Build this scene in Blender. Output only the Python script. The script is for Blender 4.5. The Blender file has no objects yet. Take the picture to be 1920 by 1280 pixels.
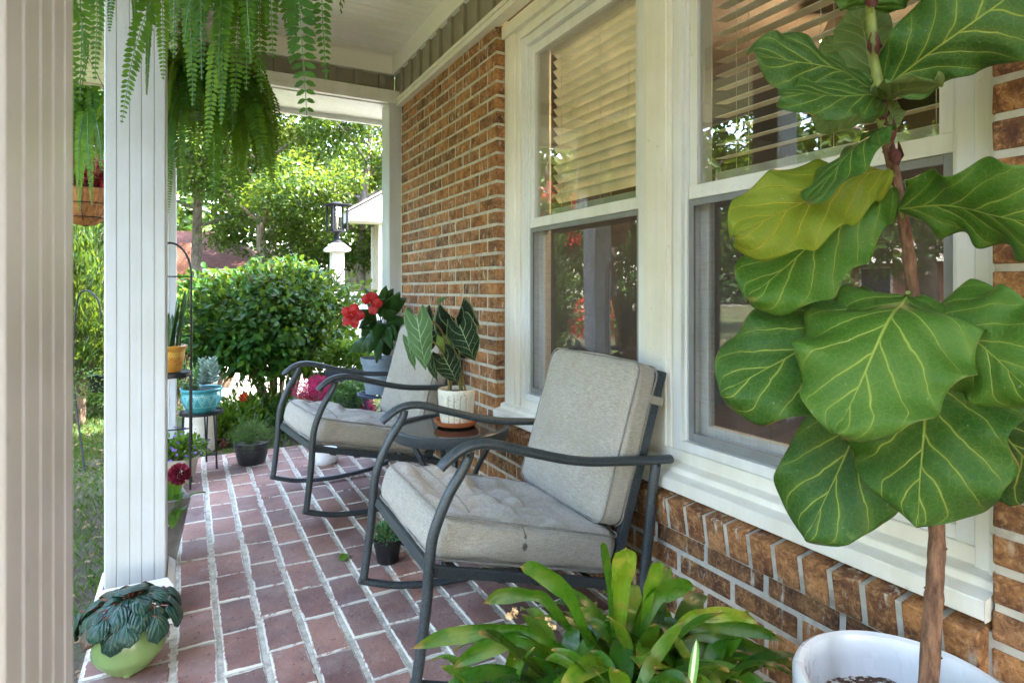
import bpy, math, random
import numpy as np
from mathutils import Vector, Matrix, noise as mnoise
R = math.radians
rnd = random.Random(7)
rng = np.random.default_rng(7)
SC = bpy.context.scene
COL = SC.collection

# ------------------------------------------------------------------ camera
F = 1128.0; TH = R(28.25); CT, ST = math.cos(TH), math.sin(TH); HC = 1.05
cam = bpy.data.cameras.new('camera'); co = bpy.data.objects.new('camera', cam); COL.objects.link(co)
co.location = (0, 0, HC); co.rotation_euler = (R(90), 0, -TH)
cam.lens = 36 * F / 1920; cam.sensor_width = 36; cam.shift_y = -97 / 1920
cam.clip_start = 0.02; cam.clip_end = 400
cam.dof.use_dof = True; cam.dof.focus_distance = 1.7; cam.dof.aperture_fstop = 11
SC.camera = co
# ------------------------------------------------------------------ sky and sun
SUN_EL, SUN_AZ = R(60), math.atan2(0.80, -0.60)          # the sun stands behind the house, towards +X -Y
w = bpy.data.worlds.new("World"); SC.world = w; w.use_nodes = True
nt = w.node_tree; bg = nt.nodes['Background']
sky = nt.nodes.new('ShaderNodeTexSky'); sky.sky_type = 'NISHITA'; sky.sun_disc = False
sky.sun_elevation = SUN_EL; sky.sun_rotation = SUN_AZ; sky.air_density = 1.0; sky.dust_density = 1.6; sky.ozone_density = 0.6
mxs = nt.nodes.new('ShaderNodeMix'); mxs.data_type = 'RGBA'; mxs.blend_type = 'MULTIPLY'; mxs.inputs[0].default_value = 1; mxs.inputs[7].default_value = (1, .905, .815, 1)
nt.links.new(sky.outputs[0], mxs.inputs[6]); nt.links.new(mxs.outputs[2], bg.inputs[0]); bg.inputs[1].default_value = 0.15
sl = bpy.data.lights.new('sun', 'SUN'); sl.energy = 2.0; sl.angle = R(0.5); sl.color = (1, 0.93, 0.82)
so = bpy.data.objects.new('sun', sl); COL.objects.link(so)
sdir = Vector((math.sin(SUN_AZ) * math.cos(SUN_EL), math.cos(SUN_AZ) * math.cos(SUN_EL), math.sin(SUN_EL)))
so.rotation_euler = sdir.to_track_quat('Z', 'Y').to_euler(); so.location = (6, -6, 12)
SC.view_settings.view_transform = 'Standard'; SC.view_settings.look = 'None'
SC.view_settings.exposure = 4.95; SC.view_settings.gamma = 1
cy = SC.cycles; cy.use_denoising = True; cy.max_bounces = 8; cy.diffuse_bounces = 5; cy.glossy_bounces = 4
cy.transparent_max_bounces = 12; cy.transmission_bounces = 5; cy.caustics_reflective = False; cy.caustics_refractive = False
cy.sample_clamp_indirect = 8; cy.use_adaptive_sampling = False

# ------------------------------------------------------------------ helpers
def px(x, y, d):
    a = (x - 960) / F; b = -(y - 543) / F
    return Vector(((a * CT + ST) * d, (-a * ST + CT) * d, HC + b * d))
RIGHT = Vector((CT, -ST, 0)); FWD = Vector((ST, CT, 0)); UP = Vector((0, 0, 1))
ORIG = {}
def org(o):
    v = Vector((0, 0, 0))
    while o is not None: v += o.location; o = o.parent
    return v
def setp(o, label=None, cat=None, group=None, kind=None):
    if label: o['label'] = label
    if cat: o['category'] = cat
    if group: o['group'] = group
    if kind: o['kind'] = kind
    return o
def thing(name, label, cat, loc=(0, 0, 0), group=None):
    o = bpy.data.objects.new(name, None); COL.objects.link(o); o.location = loc; o.empty_display_size = .1
    return setp(o, label, cat, group)
def copy_tree(o, parent=None):
    c = o.copy(); COL.objects.link(c)
    if parent: c.parent = parent
    for ch in list(o.children): copy_tree(ch, c)
    return c

class MB:
    def __init__(s): s.v = []; s.f = []; s.m = []; s.t = []; s.e = None; s.uv = None
    def face(s, vs, m=0, t=0.): s.f.append(vs); s.m.append(m); s.t.append(t)
    def box(s, x0, x1, y0, y1, z0, z1, m=0, t=0.):
        b = len(s.v)
        s.v += [(x, y, z) for z in (z0, z1) for y in (y0, y1) for x in (x0, x1)]
        for q in ((0, 2, 3, 1), (4, 5, 7, 6), (0, 1, 5, 4), (2, 6, 7, 3), (0, 4, 6, 2), (1, 3, 7, 5)): s.face([b + i for i in q], m, t)
        return s
    def obox(s, c, ax, ay, az, m=0, t=0.):
        b = len(s.v); c = Vector(c)
        s.v += [tuple(c + Vector(ax) * i + Vector(ay) * j + Vector(az) * k) for k in (-1, 1) for j in (-1, 1) for i in (-1, 1)]
        for q in ((0, 2, 3, 1), (4, 5, 7, 6), (0, 1, 5, 4), (2, 6, 7, 3), (0, 4, 6, 2), (1, 3, 7, 5)): s.face([b + i for i in q], m, t)
        return s
    def tube(s, pts, r, n=8, m=0, t=0., sy=1.0, closed=False, cap=True):
        pts = [Vector(p) for p in pts]; N = len(pts)
        rs = r if isinstance(r, (list, tuple)) else [r] * N
        b0 = len(s.v); up = None
        for i, p in enumerate(pts):
            if closed: d = pts[(i + 1) % N] - pts[i - 1]
            else: d = pts[min(i + 1, N - 1)] - pts[max(i - 1, 0)]
            if d.length < 1e-9: d = Vector((0, 0, 1))
            d.normalize()
            if up is None: up = Vector((0, 0, 1)) if abs(d.z) < .9 else Vector((0, 1, 0))
            a = d.cross(up)
            if a.length < 1e-4: a = d.cross(Vector((1, 0.3, 0)))
            a.normalize(); up = a.cross(d).normalized()
            for k in range(n):
                q = 2 * math.pi * k / n
                s.v.append(tuple(p + a * math.cos(q) * rs[i] * sy + up * math.sin(q) * rs[i]))
        for i in range(N if closed else N - 1):
            A = b0 + i * n; B = b0 + ((i + 1) % N) * n
            for k in range(n): s.face([A + k, A + (k + 1) % n, B + (k + 1) % n, B + k], m, t)
        if cap and not closed:
            s.face([b0 + k for k in range(n)][::-1], m, t); s.face([b0 + (N - 1) * n + k for k in range(n)], m, t)
        return s
    def lathe(s, prof, c=(0, 0, 0), n=32, m=0, t=0., fn=None):
        b0 = len(s.v)
        for (r, z) in prof:
            for k in range(n):
                q = 2 * math.pi * k / n; rr = r * (fn(q, z) if fn else 1)
                s.v.append((c[0] + rr * math.cos(q), c[1] + rr * math.sin(q), c[2] + z))
        for i in range(len(prof) - 1):
            for k in range(n):
                s.face([b0 + i * n + k, b0 + i * n + (k + 1) % n, b0 + (i + 1) * n + (k + 1) % n, b0 + (i + 1) * n + k], m, t)
        return s
    def prism(s, poly, z0, z1, m=0):
        b = len(s.v); n = len(poly)
        s.v += [(x, y, z0) for x, y in poly] + [(x, y, z1) for x, y in poly]
        for i in range(n): s.face([b + i, b + (i + 1) % n, b + n + (i + 1) % n, b + n + i], m)
        s.face([b + i for i in range(n)][::-1], m); s.face([b + n + i for i in range(n)], m)
        return s
    def build(s, name, mat, parent=None, world=True, smooth=None, bevel=0, bevseg=2, uv=None, edge=None):
        me = bpy.data.meshes.new(name); v = s.v
        if parent is not None and world:
            o0 = org(parent); v = [(a[0] - o0.x, a[1] - o0.y, a[2] - o0.z) for a in v]
        me.from_pydata(v, [], s.f)
        ms = mat if isinstance(mat, (list, tuple)) else [mat]
        for q in ms: me.materials.append(q)
        if len(ms) > 1: me.polygons.foreach_set('material_index', s.m)
        at = me.attributes.new('tint', 'FLOAT', 'FACE'); at.data.foreach_set('value', s.t)
        if s.e is not None:
            at = me.attributes.new('edge', 'FLOAT', 'POINT'); at.data.foreach_set('value', s.e)
        if s.uv is not None:
            ul = me.uv_layers.new(name='UVMap'); li = np.zeros(len(me.loops), dtype=np.int32); me.loops.foreach_get('vertex_index', li)
            ul.data.foreach_set('uv', np.array(s.uv, dtype=np.float32)[li].ravel())
        me.update()
        if smooth is not None:
            me.polygons.foreach_set('use_smooth', [True] * len(me.polygons))
            me.set_sharp_from_angle(angle=R(smooth))
        o = bpy.data.objects.new(name, me); COL.objects.link(o)
        if parent is not None: o.parent = parent
        if bevel:
            bm = o.modifiers.new('bevel', 'BEVEL'); bm.width = bevel; bm.segments = bevseg; bm.limit_method = 'ANGLE'; bm.angle_limit = R(35)
        return o

def smoothpath(pts, n=6):
    """Catmull-Rom through pts"""
    P = [Vector(p) for p in pts]; P = [P[0] * 2 - P[1]] + P + [P[-1] * 2 - P[-2]]; out = []
    for i in range(1, len(P) - 2):
        for k in range(n):
            t = k / n
            out.append(.5 * ((2 * P[i]) + (-P[i - 1] + P[i + 1]) * t + (2 * P[i - 1] - 5 * P[i] + 4 * P[i + 1] - P[i + 2]) * t * t + (-P[i - 1] + 3 * P[i] - 3 * P[i + 1] + P[i + 2]) * t ** 3))
    out.append(P[-2]); return out

# ------------------------------------------------------------------ materials
class NG:
    def __init__(s, name):
        s.mat = bpy.data.materials.new(name); s.mat.use_nodes = True; s.t = s.mat.node_tree
        s.b = s.t.nodes['Principled BSDF']; s.out = s.t.nodes['Material Output']
    def n(s, typ, **kw):
        o = s.t.nodes.new('ShaderNode' + typ)
        for k, v in kw.items():
            if k in o.inputs.keys(): s.set(o.inputs[k], v)
            else: setattr(o, k, v)
        return o
    def set(s, inp, v):
        if isinstance(v, bpy.types.NodeSocket): s.t.links.new(v, inp)
        elif isinstance(v, bpy.types.Node): s.t.links.new(v.outputs[0], inp)
        else: inp.default_value = v
    def math(s, op, a, b=0., c=None, clamp=False):
        o = s.t.nodes.new('ShaderNodeMath'); o.operation = op; o.use_clamp = clamp; s.set(o.inputs[0], a); s.set(o.inputs[1], b)
        if c is not None: s.set(o.inputs[2], c)
        return o.outputs[0]
    def mix(s, f, a, b, mode='MIX'):
        o = s.t.nodes.new('ShaderNodeMix'); o.data_type = 'RGBA'; o.blend_type = mode
        s.set(o.inputs[0], f); s.set(o.inputs[6], a if not isinstance(a, tuple) or len(a) == 4 else (*a, 1)); s.set(o.inputs[7], b if not isinstance(b, tuple) or len(b) == 4 else (*b, 1))
        return o.outputs[2]
    def noise(s, scale, detail=4, rough=.55, co=None, dist=0.):
        o = s.t.nodes.new('ShaderNodeTexNoise'); o.inputs['Scale'].default_value = scale; o.inputs['Detail'].default_value = detail; o.inputs['Roughness'].default_value = rough; o.inputs['Distortion'].default_value = dist
        if co is not None: s.set(o.inputs['Vector'], co)
        return o.outputs[0]
    def ramp(s, fac, stops):
        o = s.t.nodes.new('ShaderNodeValToRGB'); s.set(o.inputs[0], fac); cr = o.color_ramp
        while len(cr.elements) < len(stops): cr.elements.new(.5)
        for e, (p, c) in zip(cr.elements, stops): e.position = p; e.color = (*c, 1) if len(c) == 3 else c
        return o.outputs[0]
    def rng(s, v, a, b, c=0., d=1.):
        o = s.t.nodes.new('ShaderNodeMapRange'); s.set(o.inputs[0], v); o.inputs[1].default_value = a; o.inputs[2].default_value = b; o.inputs[3].default_value = c; o.inputs[4].default_value = d
        return o.outputs[0]
    def obj(s): return s.n('TexCoord').outputs['Object']
    def uvc(s): return s.n('TexCoord').outputs['UV']
    def mapv(s, vec, scale=(1, 1, 1)):
        o = s.n('Mapping'); s.set(o.inputs['Vector'], vec); o.inputs['Scale'].default_value = scale; return o.outputs[0]
    def attr(s, name): return s.n('Attribute', attribute_name=name).outputs['Fac']
    def bump(s, h, strength=.3, dist=.002):
        o = s.n('Bump'); s.set(o.inputs['Height'], h); o.inputs['Strength'].default_value = strength; o.inputs['Distance'].default_value = dist
        s.t.links.new(o.outputs[0], s.b.inputs['Normal']); return o.outputs[0]
    def col(s, c): s.set(s.b.inputs['Base Color'], c if not isinstance(c, tuple) or len(c) == 4 else (*c, 1))
    def r(s, v): s.set(s.b.inputs['Roughness'], v)
    def translucent(s, colr, fac):
        tr = s.n('BsdfTranslucent'); s.set(tr.inputs[0], colr)
        mx = s.n('MixShader'); s.set(mx.inputs[0], fac); s.t.links.new(s.b.outputs[0], mx.inputs[1]); s.t.links.new(tr.outputs[0], mx.inputs[2])
        s.t.links.new(mx.outputs[0], s.out.inputs[0])

def plain(name, c, rough=.5, var=.12, scale=12, metal=0., bump=0., bscale=60, spec=.5):
    g = NG(name); o = g.obj(); nz = g.noise(scale, 5, .6, o)
    g.col(g.mix(g.rng(nz, .3, .7), tuple(x * (1 - var) for x in c), tuple(min(1, x * (1 + var)) for x in c)))
    g.r(rough); g.b.inputs['Metallic'].default_value = metal; g.b.inputs['Specular IOR Level'].default_value = spec
    if bump: g.bump(g.noise(bscale, 4, .6, o), bump, .002)
    return g.mat

def paint(name, c, rough=.38):
    g = NG(name); o = g.obj(); d = g.noise(3, 6, .65, o); d2 = g.noise(90, 3, .5, o)
    k = g.rng(g.math('ADD', g.math('MULTIPLY', d, .6), g.math('MULTIPLY', g.noise(1, 4, .6, g.mapv(o, (22, 22, 1.6))), .4)), .38, .66); spots = g.rng(g.noise(45, 2, .5, o), .70, .76)
    cc = g.mix(k, c, tuple(x * y for x, y in zip(c, (.84, .82, .76))))
    cc = g.mix(g.math('MULTIPLY', spots, .35), cc, tuple(x * .45 for x in c))
    g.col(cc); g.r(rough); g.bump(d2, .06, .001); return g.mat
M = {}
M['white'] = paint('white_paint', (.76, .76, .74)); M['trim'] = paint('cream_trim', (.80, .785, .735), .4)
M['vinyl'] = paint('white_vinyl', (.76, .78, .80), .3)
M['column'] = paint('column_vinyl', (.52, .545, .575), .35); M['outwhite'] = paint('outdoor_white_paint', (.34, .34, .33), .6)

def g_siding():
    g = NG('taupe_siding'); o = g.obj(); n = g.noise(8, 5, .6, o)
    g.col(g.mix(g.rng(n, .3, .7), (.235, .215, .165), (.29, .265, .205))); g.r(.55); g.bump(g.noise(120, 3, .5, g.mapv(o, (1, 1, .08))), .15, .001); return g.mat
M['siding'] = g_siding()
def g_ceiling():
    g = NG('ceiling_board'); o = g.obj(); n = g.noise(2.5, 5, .6, o)
    g.col(g.mix(g.rng(n, .3, .7), (.90, .89, .85), (.85, .84, .79))); g.r(.5); return g.mat
M['ceiling'] = g_ceiling()

def g_brick():
    g = NG('wall_brick'); o = g.obj(); t = g.attr('tint')
    base = g.ramp(t, [(0, (.10, .042, .024)), (.18, (.19, .075, .036)), (.4, (.33, .135, .050)), (.62, (.44, .195, .068)), (.82, (.52, .27, .11)), (1, (.28, .135, .075))])
    a = g.noise(14, 6, .7, o); base = g.mix(g.rng(a, .36, .64), g.mix(1., base, (.38, .33, .32), 'MULTIPLY'), g.mix(.42, base, (.62, .33, .12))); a2 = g.noise(48, 5, .75, o, 1.5); base = g.mix(g.math('MULTIPLY', g.rng(a2, .52, .64), .55), base, (.66, .40, .20)); base = g.mix(g.math('MULTIPLY', g.rng(a2, .47, .36), .65), base, (.07, .028, .018)); base = g.mix(1., base, (.92, .86, .80), 'MULTIPLY')
    sp = g.noise(230, 3, .6, o); base = g.mix(g.math('MULTIPLY', g.rng(sp, .57, .68), .6), base, (.06, .03, .02))
    st = g.noise(70, 3, .6, g.mapv(o, (1, 1, .22))); cl = g.noise(9, 3, .6, o)
    wm = g.math('MULTIPLY', g.rng(st, .56, .66), g.rng(cl, .46, .60))
    base = g.mix(g.math('MULTIPLY', wm, .8), base, (.60, .55, .45))
    g.col(base); g.r(.82); g.bump(g.math('ADD', g.noise(60, 6, .7, o), g.math('MULTIPLY', g.noise(400, 3, .6, o), .4)), .8, .003); return g.mat
M['brick'] = g_brick()
def g_mortar(name, c1, c2):
    g = NG(name); o = g.obj(); n = g.noise(30, 6, .65, o); cc = g.mix(g.rng(n, .3, .7), c1, c2); cc = g.mix(g.math('MULTIPLY', g.rng(g.noise(7, 5, .7, o), .50, .68), .6), cc, (.16, .14, .11)); g.col(cc)
    pass; g.r(.9); g.bump(g.noise(160, 5, .7, o), .7, .003); return g.mat
M['mortar'] = g_mortar('wall_mortar', (.42, .39, .33), (.58, .55, .47))
M['pmortar'] = g_mortar('patio_mortar', (.24, .215, .17), (.62, .57, .47))
def g_paver():
    g = NG('patio_brick'); o = g.obj(); t = g.attr('tint')
    base = g.ramp(t, [(0, (.070, .027, .018)), (.3, (.135, .049, .029)), (.6, (.225, .080, .042)), (1, (.34, .135, .068))])
    a = g.noise(11, 6, .7, o); base = g.mix(g.rng(a, .3, .7), g.mix(.5, base, (.12, .07, .07)), g.mix(.45, base, (.40, .22, .17))); pa = g.noise(2.3, 4, .6, o); base = g.mix(g.rng(pa, .35, .65), g.mix(1., base, (.62, .58, .62), 'MULTIPLY'), g.mix(.18, base, (.50, .36, .30)))
    pit = g.noise(85, 2, .5, o); base = g.mix(g.math('MULTIPLY', g.rng(pit, .66, .72), .85), base, (.03, .02, .018))
    fl = g.noise(130, 2, .5, o); base = g.mix(g.math('MULTIPLY', g.rng(fl, .68, .74), .5), base, (.42, .34, .30))
    e = g.attr('edge'); en = g.noise(38, 5, .7, o)
    sm = g.rng(g.math('ADD', g.math('SUBTRACT', g.math('MULTIPLY', en, 1.35), g.math('MULTIPLY', e, 1.2)), g.math('MULTIPLY', g.math('SUBTRACT', g.noise(4.5, 3, .6, o), .5), 1.3)), .46, .60); big = g.rng(g.noise(3.1, 3, .6, o), .62, .70)
    sp2 = g.math('MULTIPLY', big, g.rng(g.noise(24, 5, .7, o), .52, .62))
    base = g.mix(g.math('MAXIMUM', sm, g.math('MULTIPLY', sp2, .55)), base, (.52, .48, .40))
    haze = g.rng(g.noise(5, 4, .6, o), .5, .75); base = g.mix(g.math('MULTIPLY', haze, .30), base, (.4, .36, .34))
    g.col(base); g.r(g.rng(a, .3, .7, .62, .85)); g.bump(g.math('ADD', g.noise(45, 6, .7, o), g.math('MULTIPLY', pit, -.6)), .6, .004); return g.mat
M['paver'] = g_paver()

def g_metal(name, c, rough=.42):
    g = NG(name); o = g.obj(); n = g.noise(160, 3, .6, o); k = g.noise(5, 5, .65, o)
    cc = g.mix(g.rng(n, .35, .65), tuple(x * .75 for x in c), tuple(x * 1.35 for x in c))
    rust = g.math('MULTIPLY', g.rng(g.noise(22, 4, .6, o), .64, .72), g.rng(k, .52, .62))
    g.col(g.mix(g.math('MULTIPLY', rust, .7), cc, (.13, .06, .035))); g.r(g.rng(k, .3, .7, rough - .06, rough + .12)); g.b.inputs['Metallic'].default_value = .25
    g.bump(n, .25, .001); return g.mat
M['frame'] = g_metal('grey_metal', (.043, .054, .062), .36); M['black'] = g_metal('black_metal', (.012, .012, .014), .4)
M['lampblack'] = plain('lamp_black', (.004, .005, .008), .6, spec=.15)

def g_fabric(stain=False):
    g = NG('cushion_fabric_stained' if stain else 'cushion_fabric'); o = g.obj()
    th = g.noise(1, 3, .6, g.mapv(o, (500, 38, 500))); th2 = g.noise(1, 3, .6, g.mapv(o, (40, 520, 300)))
    fl = g.noise(6, 5, .65, o); fi = g.noise(190, 4, .7, o)
    k = g.math('ADD', g.math('MULTIPLY', th, .6), g.math('MULTIPLY', th2, .4))
    c = g.mix(g.rng(k, .36, .66), (.24, .222, .188), (.50, .465, .405))
    c = g.mix(g.math('MULTIPLY', g.rng(fl, .46, .72), .45), c, (.30, .265, .21))
    c = g.mix(g.math('MULTIPLY', g.rng(fi, .62, .72), .45), c, (.6, .58, .54))
    if stain:
        sp = g.n('SeparateXYZ'); g.set(sp.inputs[0], o); nx = g.math('ADD', sp.outputs[0], g.math('MULTIPLY', g.math('SUBTRACT', g.noise(60, 3, .6, o), .5), .012))
        m = None
        for (cx, cz, rx, rz) in ((.318, .418, .0045, .014), (.321, .392, .002, .022), (.318, .352, .008, .011), (.322, .378, .004, .006)):
            a = g.math('DIVIDE', g.math('SUBTRACT', nx, cx), rx); b = g.math('DIVIDE', g.math('SUBTRACT', sp.outputs[2], cz), rz)
            d = g.rng(g.math('ADD', g.math('MULTIPLY', a, a), g.math('MULTIPLY', b, b)), .4, 1.4, 1, 0); m = d if m is None else g.math('MAXIMUM', m, d)
        m = g.math('MULTIPLY', m, g.math('MULTIPLY', g.math('LESS_THAN', sp.outputs[1], -.255), g.math('LESS_THAN', sp.outputs[2], .428))); c = g.mix(g.math('MULTIPLY', m, .85), c, (.06, .055, .045))
    g.col(c); g.r(.95); g.b.inputs['Specular IOR Level'].default_value = .1
    g.b.inputs['Sheen Weight'].default_value = .25
    g.bump(g.math('ADD', g.math('MULTIPLY', k, 1.4), fi), .55, .0025); return g.mat
M['fabric'] = g_fabric(); M['fabric2'] = g_fabric(True); M['piping'] = plain('piping_cord', (.21, .20, .18), .9, .2, 60)

def g_leaf(name, stops, trans=.3, rough=.42, tcol=None, noise_scale=9, spec=.5, mott=None):
    g = NG(name); o = g.obj(); t = g.attr('tint'); c = g.ramp(t, stops)
    n = g.noise(noise_scale, 4, .6, o); c = g.mix(g.rng(n, .3, .7), g.mix(1., c, (.72, .78, .72), 'MULTIPLY'), c)
    if mott: c = g.mix(g.math('MULTIPLY', g.rng(g.noise(mott[0], 4, .6, o), .55, .68), mott[2]), c, mott[1])
    g.col(c); g.r(rough); g.b.inputs['Specular IOR Level'].default_value = spec
    tc = g.mix(.55, c, tcol or (.30, .42, .03)); g.translucent(tc, trans); return g.mat
M['tree'] = g_leaf('tree_leaf', [(0, (.008, .026, .004)), (.5, (.034, .082, .008)), (.85, (.085, .135, .014)), (1, (.17, .18, .03))], .36, .5, spec=.3)
M['tree2'] = g_leaf('tree_leaf_cool', [(0, (.008, .026, .006)), (.6, (.022, .062, .011)), (1, (.06, .11, .02))], .33, .5, spec=.25)
M['fern'] = g_leaf('fern_leaf', [(0, (.010, .045, .004)), (.5, (.038, .125, .008)), (1, (.15, .29, .022))], .42, .55, spec=.15)
M['shrub'] = g_leaf('shrub_leaf', [(0, (.004, .022, .003)), (.5, (.010, .050, .006)), (.85, (.026, .10, .010)), (1, (.08, .18, .018))], .2, .45, spec=.14)
M['bright'] = g_leaf('bright_leaf', [(0, (.028, .095, .008)), (1, (.12, .25, .022))], .35, .4)
M['dark'] = g_leaf('dark_leaf', [(0, (.010, .035, .010)), (.7, (.02, .075, .018)), (1, (.045, .13, .025))], .2, .28)
M['conifer'] = g_leaf('conifer_leaf', [(0, (.004, .018, .003)), (.6, (.012, .045, .006)), (1, (.05, .12, .010))], .25, .5)
M['feather'] = g_leaf('feather_leaf', [(0, (.02, .06, .015)), (1, (.07, .15, .03))], .3, .5)
M['grass'] = g_leaf('grass_blade', [(0, (.012, .05, .006)), (.6, (.035, .12, .010)), (1, (.14, .19, .03))], .3, .5)
def g_brom():
    g = NG('bromeliad_leaf'); uv = g.uvc(); sp = g.n('SeparateXYZ'); g.set(sp.inputs[0], uv); u, v = sp.outputs[0], sp.outputs[1]; t = g.attr('tint'); o = g.obj()
    c = g.ramp(t, [(0, (.008, .048, .005)), (.35, (.022, .105, .007)), (.65, (.065, .20, .010)), (1, (.17, .29, .016))])
    st = g.noise(1, 3, .6, g.mapv(uv, (2, 26, 1))); c = g.mix(g.rng(st, .35, .65), g.mix(1., c, (.62, .70, .62), 'MULTIPLY'), c)
    mt = g.noise(16, 4, .65, o); age = g.rng(t, .80, .97); ye = g.math('MULTIPLY', g.rng(mt, .50, .66), g.math('ADD', .30, age)); c = g.mix(g.math('MULTIPLY', ye, .8), c, (.34, .33, .045))
    br = g.math('MULTIPLY', g.rng(g.noise(24, 5, .7, o), .52, .68), g.math('MULTIPLY', age, .9)); c = g.mix(br, c, (.25, .12, .035))
    tip = g.math('MULTIPLY', g.rng(g.math('ADD', u, g.math('MULTIPLY', mt, .18)), .98, 1.08), .85); c = g.mix(tip, c, (.36, .22, .07))
    g.col(c); g.r(g.rng(mt, .3, .7, .2, .4)); g.b.inputs['Specular IOR Level'].default_value = .6; g.bump(st, .25, .003); g.translucent(g.mix(.5, c, (.34, .46, .03)), .28); return g.mat
M['brom'] = g_brom()
M['succ'] = g_leaf('succulent_leaf', [(0, (.16, .26, .23)), (1, (.34, .45, .41))], .05, .6)
M['succ2'] = g_leaf('green_succulent_leaf', [(0, (.05, .13, .05)), (1, (.12, .25, .10))], .1, .5)
M['snake'] = g_leaf('snake_leaf', [(0, (.02, .06, .025)), (1, (.06, .13, .05))], .08, .4, None, 30, .5, (40, (.14, .22, .10), .6))
M['moss'] = g_leaf('moss_leaf', [(0, (.015, .06, .008)), (1, (.07, .19, .02))], .2, .5)
M['magenta'] = g_leaf('magenta_plume', [(0, (.14, .001, .03)), (1, (.46, .006, .08))], .3, .7, (.9, .05, .3))
M['red'] = g_leaf('red_petal', [(0, (.34, .003, .006)), (1, (.52, .008, .014))], .2, .6, (.9, .05, .05))
M['orange'] = g_leaf('orange_petal', [(0, (.75, .08, .02)), (1, (.85, .16, .04))], .3, .55, (.9, .2, .05))
M['wine'] = g_leaf('wine_petal', [(0, (.13, .006, .02)), (1, (.30, .015, .05))], .2, .6, (.5, .02, .08))
M['violet'] = g_leaf('violet_petal', [(0, (.10, .04, .35)), (1, (.25, .15, .55))], .2, .6, (.4, .2, .7))
M['coleus'] = g_leaf('coleus_leaf', [(0, (.16, .01, .02)), (1, (.30, .03, .05))], .3, .5, (.6, .05, .05))
M['dry'] = plain('dry_petal', (.62, .42, .22), .7, .25, 60)

def g_bark(name, c1, c2, sc=18):
    g = NG(name); o = g.obj(); n = g.noise(sc, 6, .7, g.mapv(o, (1, 1, .25))); g.col(g.mix(g.rng(n, .35, .65), c1, c2)); g.r(.85); g.bump(n, .8, .01); return g.mat
M['bark'] = g_bark('grey_bark', (.05, .04, .034), (.24, .20, .17)); M['figbark'] = g_bark('fig_bark', (.07, .03, .018), (.30, .16, .09), 75)
M['woody'] = g_bark('shrub_stem', (.05, .03, .02), (.16, .11, .07), 40)
M['soil'] = plain('potting_soil', (.05, .032, .022), .95, .6, 90, 0, .8, 90)
def g_perlite():
    g = NG('perlite_soil'); o = g.obj(); c = g.mix(g.rng(g.noise(70, 3, .6, o), .52, .58), (.07, .035, .02), (.55, .52, .48)); g.col(c); g.r(.95); g.bump(g.noise(80, 4, .7, o), 1, .006); return g.mat
M['perlite'] = g_perlite()

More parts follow.
